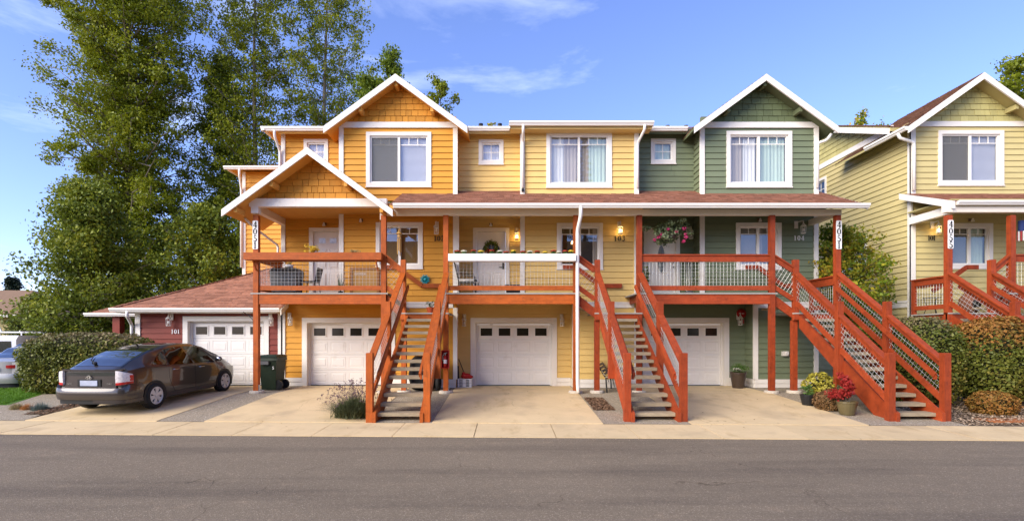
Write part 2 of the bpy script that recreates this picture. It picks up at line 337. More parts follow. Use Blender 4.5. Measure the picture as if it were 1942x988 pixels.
# dark joint filler below the slab gaps
# driveways
def driveway(x0, x1, y1, cuts):
    d = struct(bpy.data.objects.new('driveway', None)); COL.objects.link(d)
    xm = (x0+x1)/2
    ed = [None]+cuts+[y1]
    for a, b in zip(ed[:-1], ed[1:]):
        mb = MB()
        for (xa, xb) in ((x0, xm), (xm, x1)):
            ya0 = (yb(xa)+.012) if a is None else a+.006; yb0 = (yb(xb)+.012) if a is None else a+.006; ye = b-.006
            ys = [0, .5, 1]
            for s0, s1 in zip(ys[:-1], ys[1:]):
                P = []
                for x, y0, s in ((xa, ya0, s0), (xb, yb0, s0), (xb, yb0, s1), (xa, ya0, s1)):
                    y = y0+(ye-y0)*s; P.append((x, y, zg(x, y)+.012))
                mb.prism([(p[0], p[1], p[2]-.1) for p in P], (0, 0, .1))
        mb.build('slab', 'concrete', d)
    return d
driveway(-10.42, -7.5, 16.36, [14.2]); driveway(-6.46, -2.96, 16.36, [14.2]); driveway(-1.56, 2.02, 16.36, [12.35, 14.2]); driveway(3.85, 7.42, 16.36, [14.2])
# exposed aggregate strips between them
for x0, x1, y1 in ((-7.49, -6.47, 16.3), (-2.95, -1.57, 16.3), (2.03, 3.84, 16.3), (7.43, 9.42, 16.3)):
    struct(strip('aggregate_strip', [x0, (x0+x1)/2, x1], None, y1, .004, 'aggregate'))
mb = MB()
def gp(x, y, o): return (x, y, zg(x, y)+o)
mb.add([gp(-10.43, yb(-10.43), .006), gp(-10.75, 12.4, .006), gp(-11.2, 14.2, .006), gp(-13.1, 14.2, .006), gp(-12.65, 12.6, .006), gp(-16, 11.4, .006), gp(-16, yb(-16)+.01, .006)], [(0, 1, 4, 5, 6), (1, 2, 3, 4)])
struct(mb.build('aggregate_path', 'aggregate'))

# ------------------------------------------------------------------ wall helpers
class Wall:      # u along the wall, w outward, z up
    def __init__(s, axis, c, sign): s.axis, s.c, s.sign = axis, c, sign
    def p(s, u, w, z):
        return (u, s.c+s.sign*w, z) if s.axis == 'y' else (s.c+s.sign*w, u, z)
    def box(s, mb, u0, u1, w0, w1, z0, z1):
        a = s.p(u0, w0, z0); b = s.p(u1, w1, z1)
        return mb.box(min(a[0], b[0]), max(a[0], b[0]), min(a[1], b[1]), max(a[1], b[1]), z0, z1)
    def poly(s, mb, pts, w0, w1):               # pts (u,z)
        d = Vector(s.p(0, w1, 0))-Vector(s.p(0, w0, 0))
        return mb.prism([s.p(u, w0, z) for u, z in pts], d)
def F(y): return Wall('y', y, -1)
EXP = .184
def siding(h, wl, u0, u1, z0, z1, m, ops=(), top=None, lap=.032, e=EXP, one=False):
    """lap boards, each its own object; ops are openings (u0,u1,z0,z1); top(u) an optional sloping upper edge"""
    joined = MB() if one else None
    n = int(math.ceil((z1-z0)/e-1e-6))
    for i in range(n):
        a = z0+i*e; b = min(a+e, z1)
        if b-a < .015: continue
        hit = [o for o in ops if o[3] > a+1e-4 and o[2] < b-1e-4]
        zs = sorted(set([a, b]+[z for o in hit for z in (o[2], o[3]) if a < z < b]))
        bands = []
        for c, d in zip(zs[:-1], zs[1:]):
            iv = [(u0, u1)]
            for o in hit:
                if o[2] < d-1e-4 and o[3] > c+1e-4:
                    nv = []
                    for p, q in iv:
                        if o[1] <= p or o[0] >= q: nv.append((p, q)); continue
                        if o[0] > p: nv.append((p, o[0]))
                        if o[1] < q: nv.append((o[1], q))
                    iv = nv
            bands.append((c, d, iv))
        def prof(z): return lap-(lap-.006)*(z-a)/e
        def piece(mb, p, q, c, d):
            zc = c+.004 if c == a else c
            q0 = [(p, zc), (q, zc), (q, d), (p, d)]
            if top is not None:
                tp, tq = top(p), top(q)
                q0 = clip(q0, (tq-tp)/(q-p), -1, tp-(tq-tp)/(q-p)*p)
                if len(q0) < 3: return
            k = len(q0)
            vs = [wl.p(u, 0, z) for u, z in q0]+[wl.p(u, prof(z), z) for u, z in q0]
            fs = [tuple(range(k)), tuple(range(2*k-1, k-1, -1))]+[(j, k+j, k+(j+1) % k, (j+1) % k) for j in range(k)]
            ce = sum((Vector(v) for v in vs), Vector())/len(vs); f1 = fs[1]
            nn = (Vector(vs[f1[1]])-Vector(vs[f1[0]])).cross(Vector(vs[f1[2]])-Vector(vs[f1[0]]))
            if nn.dot(Vector(vs[f1[0]])-ce) < 0: fs = [f[::-1] for f in fs]
            mb.add(vs, fs)
        if len(bands) == 1:
            for p, q in bands[0][2]:
                cuts = [p, q]
                if not one and q-p > 1.9 and random.random() < .6: cuts = [p, random.uniform(p+.5, q-.5), q]
                for ci in range(len(cuts)-1):
                    mb = joined if one else MB(); piece(mb, cuts[ci]+(.003 if ci else 0), cuts[ci+1]-(.003 if ci < len(cuts)-2 else 0), a, b)
                    if not one and mb.f: mb.build('siding_board', m, h)
        else:
            mb = joined if one else MB()
            for c, d, iv in bands:
                for p, q in iv: piece(mb, p, q, c, d)
            if not one and mb.f: mb.build('siding_board', m, h)
    if one: o = joined.build('siding', m, h); o['kind'] = 'stuff'
def backing(h, wl, u0, u1, z0, z1, m, ops=(), th=.12, name='wall'):
    mb = MB(); us = sorted(set([u0, u1]+[min(max(o[k], u0), u1) for o in ops for k in (0, 1)])); zs = sorted(set([z0, z1]+[min(max(o[k], z0), z1) for o in ops for k in (2, 3)]))
    for a, b in zip(us[:-1], us[1:]):
        for c, d in zip(zs[:-1], zs[1:]):
            if any(o[0] <= a+1e-5 and o[1] >= b-1e-5 and o[2] <= c+1e-5 and o[3] >= d-1e-5 for o in ops): continue
            wl.box(mb, a, b, -th, -.002, c, d)
    if mb.f: return mb.build(name, m, h)
def boardv(h, wl, u0, u1, z0, z1, w=.05, m='white_trim', name='corner_board', w0=-.01):
    mb = MB(); wl.box(mb, u0, u1, w0, w, z0, z1); return mb.build(name, m, h)
def shakes(h, wl, tri, m, row=.185, w=.012):      # tri = convex polygon in (u,z), counter-clockwise
    us = [p[0] for p in tri]; zs = [p[1] for p in tri]; z = min(zs)
    edges = []
    for i in range(len(tri)):
        p, q = tri[i], tri[(i+1) % len(tri)]
        edges.append((-(q[1]-p[1]), q[0]-p[0], (q[1]-p[1])*p[0]-(q[0]-p[0])*p[1]))
    while z < max(zs):
        u = min(us)-random.uniform(0, .2)
        while u < max(us):
            wd = random.choice([.17, .2, .24, .28, .32])
            po = [(u+.006, z+.008), (u+wd-.006, z+.008), (u+wd-.006, z+row), (u+.006, z+row)]
            for a, b, c in edges:
                po = clip(po, a, b, c)
                if len(po) < 3: break
            if len(po) >= 3 and max(p[1] for p in po)-min(p[1] for p in po) > .02 and max(p[0] for p in po)-min(p[0] for p in po) > .02:
                mb = MB(); k = len(po); j = random.uniform(0, .006)
                vs = [wl.p(a, 0, b) for a, b in po]+[wl.p(a, w+j+.02*(1-(b-z)/row), b) for a, b in po]
                fs = [tuple(range(k)), tuple(range(2*k-1, k-1, -1))]+[(i, k+i, k+(i+1) % k, (i+1) % k) for i in range(k)]
                ce = sum((Vector(v) for v in vs), Vector())/len(vs); f1 = fs[1]
                nn = (Vector(vs[f1[1]])-Vector(vs[f1[0]])).cross(Vector(vs[f1[2]])-Vector(vs[f1[0]]))
                if nn.dot(Vector(vs[f1[0]])-ce) < 0: fs = [f[::-1] for f in fs]
                mb.add(vs, fs).build('shingle', m, h)
            u += wd
        z += row
def shingles(h, o, ud, vd, poly, m, name='shingles', tab=.24, rowh=.135):
    """asphalt tabs over a sloping plane; poly = convex outline in (u,v) metres, ccw"""
    o = Vector(o); ud = Vector(ud).normalized(); vd = Vector(vd).normalized(); nn = ud.cross(vd).normalized()
    if nn.z < 0: nn = -nn
    edges = []
    for i in range(len(poly)):
        p, q = poly[i], poly[(i+1) % len(poly)]; edges.append((-(q[1]-p[1]), q[0]-p[0], (q[1]-p[1])*p[0]-(q[0]-p[0])*p[1]))
    us = [p[0] for p in poly]; vs = [p[1] for p in poly]; mb = MB(); v = min(vs)
    while v < max(vs):
        u = min(us)-random.uniform(0, tab)
        while u < max(us):
            wd = tab*random.uniform(.55, 1.3); dv = random.uniform(0, .02)
            po = [(u+.003, v-dv), (u+wd-.003, v-dv), (u+wd-.003, v+rowh+.01), (u+.003, v+rowh+.01)]
            for a, b, c in edges:
                po = clip(po, a, b, c)
                if len(po) < 3: break
            if len(po) >= 3:
                t0 = random.uniform(.020, .030); k = len(po); zlo = min(p[1] for p in po)
                top = [o+ud*a+vd*b+nn*(t0-(t0-.004)*min(1, (b-zlo)/rowh)) for a, b in po]; bot = [o+ud*a+vd*b for a, b in po]
                # top face and the visible lower edge
                f = tuple(range(k)); nv = (top[1]-top[0]).cross(top[2]-top[0])
                if nv.dot(nn) < 0: f = f[::-1]
                mb.add(top+bot, [f]+[(i, (i+1) % k, k+(i+1) % k, k+i) for i in range(k) if abs(po[i][1]-zlo) < 1e-6 and abs(po[(i+1) % k][1]-zlo) < 1e-6])
            u += wd
        v += rowh
    return mb.build(name, m, h, stuff=True)

# ------------------------------------------------------------------ windows, doors, garage doors
def window(h, wl, u0, u1, z0, z1, kind='slider', tw=.115, left=None, right=None, room='room', muntin=3, depth=.55):
    """u0..z1 = outside of the casing; casing is the part, frame/panes/muntins/blinds its sub-parts"""
    mb = MB()
    wl.box(mb, u0, u1, -.05, .05, z1-tw, z1); wl.box(mb, u0, u1, -.05, .05, z0, z0+tw)
    wl.box(mb, u0, u0+tw, -.05, .048, z0+tw, z1-tw); wl.box(mb, u1-tw, u1, -.05, .048, z0+tw, z1-tw)
    wl.box(mb, u0-.015, u1+.015, -.02, .062, z0-.03, z0-.001)
    win = mb.build('window', 'white_trim', h)
    a, b, c, d = u0+tw, u1-tw, z0+tw, z1-tw; fw = .045
    mb = MB(); wl.box(mb, a, b, -.07, .0, d-fw, d); wl.box(mb, a, b, -.07, .0, c, c+fw); wl.box(mb, a, a+fw, -.07, -.001, c+fw, d-fw); wl.box(mb, b-fw, b, -.07, -.001, c+fw, d-fw)
    mid = (a+b)/2
    if kind == 'slider':
        wl.box(mb, mid-.035, mid+.035, -.07, .004, c+fw, d-fw)
        halves = [(a+fw, mid-.035), (mid+.035, b-fw)]
    else: halves = [(a+fw, b-fw)]
    mb.build('sash_frame', 'white_gutter', win)
    for i, (p, q) in enumerate(halves):
        mb = MB(); mb.add([wl.p(p, -.042, c+fw), wl.p(q, -.042, c+fw), wl.p(q, -.042, d-fw), wl.p(p, -.042, d-fw)], [(0, 1, 2, 3)]); mb.build('pane', 'window_glass', win)
        mb = MB()
        if kind == 'slider':
            zt = d-fw-(d-c)*.15; wl.box(mb, p, q, -.036, -.026, zt-.012, zt+.012)
            for k in range(1, muntin): uu = p+(q-p)*k/muntin; wl.box(mb, uu-.011, uu+.011, -.036, -.0262, zt+.012, d-fw)
        else:
            zt = (c+d)/2; uu = (p+q)/2; wl.box(mb, p, q, -.036, -.026, zt-.011, zt+.011); wl.box(mb, uu-.011, uu+.011, -.036, -.0262, c+fw, zt-.011); wl.box(mb, uu-.011, uu+.011, -.036, -.0262, zt+.011, d-fw)
        mb.build('muntin', 'white_gutter', win)
        cover = left if i == 0 else right
        for cv in (cover if isinstance(cover, list) else [cover] if cover else []):
            drape(win, wl, cv, p, q, c+fw, d-fw)
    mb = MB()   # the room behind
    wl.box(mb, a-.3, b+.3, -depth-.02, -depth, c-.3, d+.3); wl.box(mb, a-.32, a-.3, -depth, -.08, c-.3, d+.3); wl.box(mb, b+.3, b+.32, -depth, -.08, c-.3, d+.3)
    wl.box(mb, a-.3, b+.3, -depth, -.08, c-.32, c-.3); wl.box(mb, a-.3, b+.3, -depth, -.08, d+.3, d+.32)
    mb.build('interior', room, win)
    return win
def drape(win, wl, cv, p, q, z0, z1):
    typ, m = cv[0], cv[1]; f0, f1 = (cv[2], cv[3]) if len(cv) > 3 else (0, 1)
    a, b = p+(q-p)*f0, p+(q-p)*f1; mb = MB()
    if typ == 'curtain':
        n = max(6, int((b-a)/.02)); pts = []
        for k in range(n+1):
            u = a+(b-a)*k/n; pts.append((u, -.13+.008*math.sin(k*1.15)+.008*math.sin(k*.43+1)))
        for k in range(n):
            (ua, wa), (ub, wb) = pts[k], pts[k+1]
            mb.add([wl.p(ua, wa, z0-.05), wl.p(ub, wb, z0-.05), wl.p(ub, wb, z1), wl.p(ua, wa, z1)], [(0, 1, 2, 3)])
        mb.build('curtain', m, win, smooth=True)
    elif typ == 'blind':
        z = z0; 
        while z < z1-.01:
            mb.add([wl.p(a, -.085, z), wl.p(b, -.085, z), wl.p(b, -.112, z+.032), wl.p(a, -.112, z+.032)], [(0, 1, 2, 3)]); z += .034
        mb.build('blind', m, win)
    elif typ == 'screen':
        wl.box(mb, p+.006, q-.006, -.0255, -.0245, z0, z1); mb.build('insect_screen', 'screen_mesh', win)
def screenmat():
    m = bpy.data.materials.new('screen_mesh'); m.use_nodes = True; t = m.node_tree; b = t.nodes['Principled BSDF']; b.inputs['Base Color'].default_value = (.17, .17, .16, 1); b.inputs['Roughness'].default_value = .9
    tr = N(t, 'ShaderNodeBsdfTransparent'); mi = N(t, 'ShaderNodeMixShader'); mi.inputs[0].default_value = .45
    t.links.new(tr.outputs[0], mi.inputs[1]); t.links.new(b.outputs[0], mi.inputs[2]); t.links.new(mi.outputs[0], t.nodes['Material Output'].inputs[0]); M['screen_mesh'] = m
screenmat()
PANEL = {}
def garage_door(h, wl, u0, u1, z0, z1, rec=.16):
    """u0..z1 = door leaf opening"""
    tw = .155; mb = MB()
    wl.box(mb, u0-tw, u0, -rec-.03, .045, z0, z1+tw); wl.box(mb, u1, u1+tw, -rec-.03, .045, z0, z1+tw); wl.box(mb, u0, u1, -rec-.03, .0445, z1, z1+tw)
    wl.box(mb, u0, u0+.05, -rec-.02, -rec+.06, z0, z1); wl.box(mb, u1-.05, u1, -rec-.02, -rec+.06, z0, z1); wl.box(mb, u0+.05, u1-.05, -rec-.02, -rec+.06, z1-.05, z1)
    g = mb.build('garage_door', 'white_trim', h)
    a, b, c, d = u0+.05, u1-.05, z0+.012, z1-.05; rows = 4; rh = (d-c)/rows; cw = (b-a)/4
    for r in range(rows):
        mb = MB(); wl.box(mb, a, b, -rec-.05, -rec, c+r*rh+.004, c+(r+1)*rh-.004)
        mb.build('door_section', 'garage_white', g)
        for k in range(4):
            uc = a+(k+.5)*cw; zc = c+(r+.5)*rh; w, hh = cw*.40, rh*.36
            mb = MB()
            if r < 3:
                ring = [(1, 1, .000), (.95, .90, -.007), (.84, .70, -.007), (.77, .57, .001)]
                vs = []
                for fx, fz, dw in ring:
                    for sx, sz in ((-1, -1), (1, -1), (1, 1), (-1, 1)): vs.append(wl.p(uc+sx*w*fx, -rec+dw+.0085, zc+sz*hh*fz))
                fs = []
                for i in range(3):
                    for j in range(4): fs.append((i*4+j, i*4+(j+1) % 4, i*4+4+(j+1) % 4, i*4+4+j))
                fs.append((12, 13, 14, 15))
                for j in range(4):
                    vs.append(wl.p(uc+(-1, 1, 1, -1)[j]*w, -rec-.002, zc+(-1, -1, 1, 1)[j]*hh))
                for j in range(4): fs.append((16+j, 16+(j+1) % 4, (j+1) % 4, j))
                mb.add(vs, fs); mb.build('panel', 'garage_white', g)
            else:
                w, hh = cw*.37, rh*.31
                wl.box(mb, uc-w, uc+w, -rec, -rec+.018, zc-hh, zc-hh+.03); wl.box(mb, uc-w, uc+w, -rec, -rec+.018, zc+hh-.03, zc+hh)
                wl.box(mb, uc-w, uc-w+.03, -rec, -rec+.0178, zc-hh+.03, zc+hh-.03); wl.box(mb, uc+w-.03, uc+w, -rec, -rec+.0178, zc-hh+.03, zc+hh-.03); mb.build('window_frame', 'garage_white', g)
                mb = MB(); wl.box(mb, uc-w+.03, uc+w-.03, -rec+.001, -rec+.008, zc-hh+.03, zc+hh-.03); mb.build('pane', 'garage_glass', g)
    return g
pm('garage_glass', (.022, .017, .010), .12, .3, 3, spec=.35)
def front_door(h, wl, u0, u1, z0, z1, style):
    tw = .12; mb = MB()
    wl.box(mb, u0-tw, u0, -.1, .05, z0, z1+tw); wl.box(mb, u1, u1+tw, -.1, .05, z0, z1+tw); wl.box(mb, u0, u1, -.1, .0495, z1, z1+tw)
    g = mb.build('front_door', 'white_trim', h)
    mb = MB(); wl.box(mb, u0+.004, u1-.004, -.07, -.02, z0+.02, z1-.004); leaf = mb.build('door_leaf', 'door_white', g)
    W_, um = u1-u0, (u0+u1)/2
    def pan(a, b, c, d):
        vs = []
        for f, dw in ((1, .001), (.86, -.010), (.74, .006)):
            for sx, sz in ((-1, -1), (1, -1), (1, 1), (-1, 1)): vs.append(wl.p((a+b)/2+sx*(b-a)/2*f, -.02+dw+.011, (c+d)/2+sz*((d-c)/2-(b-a)/2*(1-f))))
        vs += [wl.p((a+b)/2+sx*(b-a)/2, -.021, (c+d)/2+sz*(d-c)/2) for sx, sz in ((-1, -1), (1, -1), (1, 1), (-1, 1))]
        fs = [(i*4+j, i*4+(j+1) % 4, i*4+4+(j+1) % 4, i*4+4+j) for i in range(2) for j in range(4)]+[(8, 9, 10, 11)]+[(12+j, 12+(j+1) % 4, (j+1) % 4, j) for j in range(4)]
        MB().add(vs, fs).build('door_panel', 'door_white', g)
    for s in (-1, 1):
        pc = um+s*W_*.21
        pan(pc-.15, pc+.15, z0+.22, z0+.80)
        if style == 'six': pan(pc-.15, pc+.15, z0+.95, z0+1.55)
    if style == 'six':
        for s in (-1, 1):
            pc = um+s*W_*.19; mb = MB(); wl.box(mb, pc-.105, pc+.105, -.02, -.012, z1-.36, z1-.20); mb.build('pane', 'door_pane', g)
    elif style == 'fan':
        R = .30; zc = z1-.62; mb = MB(); n = 18
        pts = [(um+R*math.cos(math.pi*k/n), zc+R*1.0*math.sin(math.pi*k/n)) for k in range(n+1)]
        wl.poly(mb, pts, -.02, -.014); mb.build('pane', 'door_pane_dark', g)
        mb = MB()
        for k in (0, 45, 90, 135, 180):
            a = math.radians(k); mb.bar(wl.p(um, -.008, zc), wl.p(um+R*math.cos(a), -.008, zc+R*math.sin(a)), .02, .02)
        for k in range(n): mb.bar(wl.p(*((pts[k][0], -.008, pts[k][1]))), wl.p(pts[k+1][0], -.008, pts[k+1][1]), .02, .025)
        mb.build('muntin', 'door_white', g)
    elif style == 'oval':
        zc = z0+1.24; mb = MB(); n = 28
        pts = [(um+.125*math.cos(2*math.pi*k/n), zc+.45*math.sin(2*math.pi*k/n)) for k in range(n)]
        wl.poly(mb, pts, -.02, -.013); mb.build('pane', 'door_pane_grey', g)
        mb = MB(); mb.tube([wl.p(a, -.012, b) for a, b in pts+pts[:2]], .014, 5, False); mb.build('pane_bead', 'door_white', g)
        mb = MB(); mb.tube([wl.p(um-.05, -.011, zc-.4), wl.p(um-.02, -.011, zc), wl.p(um+.03, -.011, zc+.4)], .005, 4); mb.tube([wl.p(um+.05, -.011, zc-.38), wl.p(um-.01, -.011, zc+.1), wl.p(um-.03, -.011, zc+.42)], .005, 4); mb.build('leading', 'chrome', g)
    mb = MB(); uk = u1-.08
    if style == 'fan':
        wl.box(mb, uk-.03, uk+.03, -.02, -.005, z0+.92, z0+1.12); mb.lathe([(.028, 0), (.028, .012), (.018, .03)], wl.p(uk, -.01, z0+1.2), 10, 'y'); mb.bar(wl.p(uk, .02, z0+.98), wl.p(uk-.13, .02, z0+.98), .018, .018)
        mb.build('door_handle', 'dark_metal', g)
    else:
        mb.sphere(wl.p(uk, .025, z0+.98), .032, 8, 6); mb.sphere(wl.p(uk, .0, z0+1.12), .026, 8, 6); mb.build('door_handle', 'chrome', g)
    return g
pm('door_pane', (.60, .62, .62), .1, .5, 8, spec=.6); pm('door_pane_dark', (.06, .05, .04), .12, .2, 4, spec=.6); pm('door_pane_grey', (.16, .18, .18), .15, .3, 6, spec=.6)
def gutter(h, p, q, out, w=.12, hh=.12, name='gutter'):
    p = Vector(p); q = Vector(q); out = Vector(out).normalized()
    pr = [(0, -hh), (w*.62, -hh), (w*.8, -hh*.62), (w, -hh*.45), (w, 0), (w-.012, 0), (w-.012, -.01), (0, -.01)]
    mb = MB(); mb.prism([p+out*a+Vector((0, 0, b)) for a, b in pr], q-p); return mb.build(name, 'white_gutter', h)
def downspout(h, pts, r=.042, n=8, name='downspout', m='white_gutter'):
    P = [Vector(p) for p in pts]; out = [P[0]]
    for i in range(1, len(P)-1):                 # round each corner
        a, b, c = P[i-1], P[i], P[i+1]; k = min(.09, (b-a).length*.45, (c-b).length*.45)
        s, e = b+(a-b).normalized()*k, b+(c-b).normalized()*k
        for t in (0, .33, .67, 1): out.append(s*(1-t)**2+b*2*t*(1-t)+e*t*t)
    out.append(P[-1]); mb = MB(); mb.tube(out, r, n); return mb.build(name, m, h, smooth=True)
def rake(h, wl, apex, left, right, w0=0, w1=.045, t=.20, name='rake_board'):
    for e in (left, right):
        d = 1 if e[0] > apex[0] else -1
        mb = MB(); wl.poly(mb, [apex, e, (e[0], e[1]-t), (apex[0], apex[1]-t)], w0, w1); mb.build(name, 'white_trim', h)
def gable_roof(h, apex_u, ze, za, hw, y0, y1, m, soff, th=.12, name='gable_roof', cut=None):
    """ridge along y; returns roof part. ze/za = top of eave / ridge"""
    mb = MB(); runs = [(-1, hw, y0, y1)]+([(1, hw, y0, y1)] if cut is None else [(1, hw, y0, cut[0]), (1, cut[1], cut[0]+.001, y1)])
    for s, w, a, b in runs:
        zz = za-(za-ze)*w/hw; mb.prism([(apex_u, a, za), (apex_u+s*w, a, zz), (apex_u+s*w, a, zz-th*.6), (apex_u, a, za-th)], (0, b-a, 0))
    r = mb.build(name, soff, h)
    for s, w, a, b in runs:
        zz = za-(za-ze)*w/hw; L_ = math.hypot(w, za-zz)
        shingles(r, (apex_u+s*w, a-(.02 if a == y0 else 0), zz+.004), (0, 1, 0), (-s*w, 0, za-zz), [(0, 0), (b-a, 0), (b-a, L_), (0, L_)], m)
    return r
# ------------------------------------------------------------------ the row of townhouses
F0, F1 = 16.35, 15.75
ZC, ZE = 5.62, 8.33                              # porch ceiling, main eave
W0, W1 = F(F0), F(F1)
def skirt(h, wl, u0, u1, z0=.30, z1=.56):
    mb = MB(); wl.box(mb, u0, u1, -.01, .03, z0, z1-.13); wl.box(mb, u0, u1, -.01, .045, z1-.125, z1); mb.build('skirt_board', 'white_trim', h)
def porch_slab(h, x0, x1, m_soff, y0=14.02, z0=5.46, sl=.445, y1=F0, ceil=True, top=5.62):
    ze = z0+sl*(y1-y0); mb = MB()
    mb.prism([(x0, y0, z0), (x0, y1, ze), (x0, y1, ze-.14), (x0, y0, z0-.09)], (x1-x0, 0, 0)); r = mb.build('porch_roof', m_soff, h)
    L_ = math.hypot(y1-y0, ze-z0)
    shingles(r, (x0, y0-.02, z0+.004), (1, 0, 0), (0, y1-y0, ze-z0), [(0, 0), (x1-x0, 0), (x1-x0, L_), (0, L_)], 'shingle_red')
    return r
def unit(h, r0, b0, b1, sid, shk, soff, g0, door, dwin, twin, swin, gable, dstyle, nb, drapes):
    g1 = r0+3.62
    # ---- garage storey
    op = [(g0-.02, g0+2.46, 0, 2.33)]
    backing(h, W0, r0, g1, .30, 3.0, sid, op); siding(h, W0, r0, g1, .56, 2.95, sid, [(g0-.14, g0+2.58, 0, 2.46)])
    skirt(h, W0, r0+.0, g0-.16); skirt(h, W0, g0+2.6, g1)
    garage_door(h, W0, g0, g0+2.44, .303, 2.31)
    backing(h, W1, g1, b1, .30, 3.0, sid); siding(h, W1, g1+.09, b1-.09, .56, 2.75, sid); skirt(h, W1, g1, b1)
    sw_ = Wall('x', g1, -1); siding(h, sw_, F1+.06, F0, .56, 2.95, sid); skirt(h, sw_, F1, F0); backing(h, sw_, F1+.12, F0, .3, 3.0, sid)
    boardv(h, W1, g1-.05, g1+.09, .56, 2.95); boardv(h, W1, b1-.09, b1+.04, .56, 2.75)
    MB().box(r0, g1, F1-.0, F0+.05, 2.96, 3.05).build('floor_soffit', soff, h)
    # ---- deck storey
    dop = [(door-.01, door+.93, 3.0, 5.22)]
    backing(h, W0, r0, b0, 3.05, 5.7, sid, dop); siding(h, W0, r0, b0, 3.05, ZC, sid, [(door-.12, door+1.03, 3.0, 5.32)])
    front_door(h, W0, door, door+.915, 3.10, 5.21, dstyle)
    wo_ = (dwin[0]+.05, dwin[1]-.05, dwin[2]+.05, dwin[3]-.05)
    backing(h, W1, b0, b1, 3.0, 5.7, sid, [wo_]); siding(h, W1, b0+.09, b1-.09, 2.93, ZC, sid, [wo_])
    mb = MB(); W1.box(mb, g1+.09, b1-.09, -.01, .04, 2.75, 2.88); W1.box(mb, g1+.09, b1-.09, -.01, .055, 2.885, 2.93); mb.build('belly_band', 'white_trim', h)
    boardv(h, W1, b0-.05, b0+.09, 2.95, ZC); boardv(h, W1, b1-.09, b1+.04, 2.95, ZC)
    sw2 = Wall('x', b0, -1); backing(h, sw2, F1+.12, F0, 3.0, 5.7, sid); siding(h, sw2, F1+.06, F0, 3.05, ZC, sid)
    window(h, W1, *dwin, muntin=2, **drapes[0])
    # ---- upper storey
    zb = 6.05; so_ = (swin[0]+.04, swin[1]-.04, swin[2]+.04, swin[3]-.04); to_ = (twin[0]+.05, twin[1]-.05, twin[2]+.05, twin[3]-.05)
    backing(h, W0, r0, b0, zb, ZE, sid, [so_]); siding(h, W0, r0, b0, 6.42, ZE, sid, [so_])
    window(h, W0, *swin, kind='small', tw=.10, **drapes[2])
    backing(h, W1, b0, b1, zb, ZE+.3 if gable else 8.12, sid, [to_]); siding(h, W1, b0+.09, b1-.09, 6.22, 8.26 if gable else 8.10, sid, [to_])
    window(h, W1, *twin, **drapes[1])
    zk = ZE+.1 if gable else 8.10; boardv(h, W1, b0-.05, b0+.09, 6.1, zk); boardv(h, W1, b1-.09, b1+.05, 6.1, zk)
    siding(h, sw2, F1+.06, F0, 6.3, ZE, sid); backing(h, sw2, F1+.12, F0, zb, ZE+.1, sid)
    sw3 = Wall('x', b1, 1); siding(h, sw3, F1+.06, F0+.0, 6.3, ZE, sid); backing(h, sw3, F1+.12, F0, zb, ZE+.1, sid)
    siding(h, sw3, F1+.06, F0, 3.05, ZC, sid); backing(h, sw3, F1+.12, F0, .3, 5.7, sid)
    # ---- eaves and roofs
    mb = MB(); mb.prism([(r0-.0, 15.98, 8.36), (r0, 22.2, 10.85), (r0, 22.2, 10.7), (r0, 16.0, 8.20)], (b0-r0, 0, 0)); mb.prism([(b0, 16.9, 8.72), (b0, 22.2, 10.85), (b0, 22.2, 10.7), (b0, 16.9, 8.58)], (b1-b0, 0, 0)); rf = mb.build('roof', soff, h)
    shingles(rf, (r0, 15.96, 8.365), (1, 0, 0), (0, 6.24, 2.49), [(0, 0), (b0-r0, 0), (b0-r0, 6.7), (0, 6.7)], 'shingle_brown', tab=.3)
    MB().box(r0, b0, 15.98, F0-.002, 8.335, 8.36).build('soffit', soff, h)
    if gable:
        ap = (b0+b1)/2; yr = 15.32; wr = F(yr)
        za, ze, hw = 9.69, 8.12, 2.15
        gr = gable_roof(h, ap, ze, za, hw, yr, 20.5, 'shingle_brown', soff)
        rake(h, wr, (ap, za+.015), (ap-hw, ze+.015), (ap+hw, ze+.015))
        W1.poly
        boardv(h, W1, b0-.05, b1+.05, 8.265, 8.44, .06, name='band_board')
        sl = (za-ze)/hw; zt = 8.445
        hwid = (b1-b0)/2
        mb = MB(); pts = [(ap-hwid, zt-.1), (ap+hwid, zt-.1), (ap+hwid, za-sl*hwid-.08), (ap, za-.08), (ap-hwid, za-sl*hwid-.08)]; W1.poly(mb, pts, -.1, -.002); mb.build('gable_wall', sid, h)
        a = (za-.08-zt)/sl
        shakes(h, W1, [(ap-a, zt), (ap+a, zt), (ap, za-.08)], shk)
        for s in (-1, 1):                        # lookout beams under the overhang
            mb = MB(); x = ap+s*1.08; mb.box(x-.045, x+.045, yr+.05, F1-.03, za-sl*1.08-.28, za-sl*1.08-.14); mb.build('lookout', soff, h)
        MB().box(ap-.045, ap+.045, yr+.05, F1-.03, za-.30, za-.16).build('lookout', soff, h)
    else:
        y0 = 15.36; mb = MB(); x0, x1 = b0-.36, b1+.36
        mb.prism([(x0, y0, 8.27), (x0, 20.6, 10.36), (x0, 20.6, 10.24), (x0, y0, 8.15)], (x1-x0, 0, 0)); mb.build('bump_roof', soff, h)
        for x in (x0-.03, x1): 
            mb = MB(); mb.prism([(x, y0-.03, 8.28), (x, 17.2, 9.02), (x, 17.2, 8.85), (x, y0-.03, 8.09)], (.03, 0, 0)); mb.build('fascia_board', 'white_trim', h)
        MB().box(x0+.002, x1-.002, y0+.02, F1-.002, 8.10, 8.14).build('soffit', soff, h)
        gutter(h, (x0-.03, y0, 8.29), (x1+.03, y0, 8.29), (0, -1, 0))
        downspout(h, [(b0+.03, y0-.06, 8.18), (b0+.03, y0-.06, 8.0), (b0+.03, F1-.09, 7.85), (b0+.03, F1-.09, 6.42)])
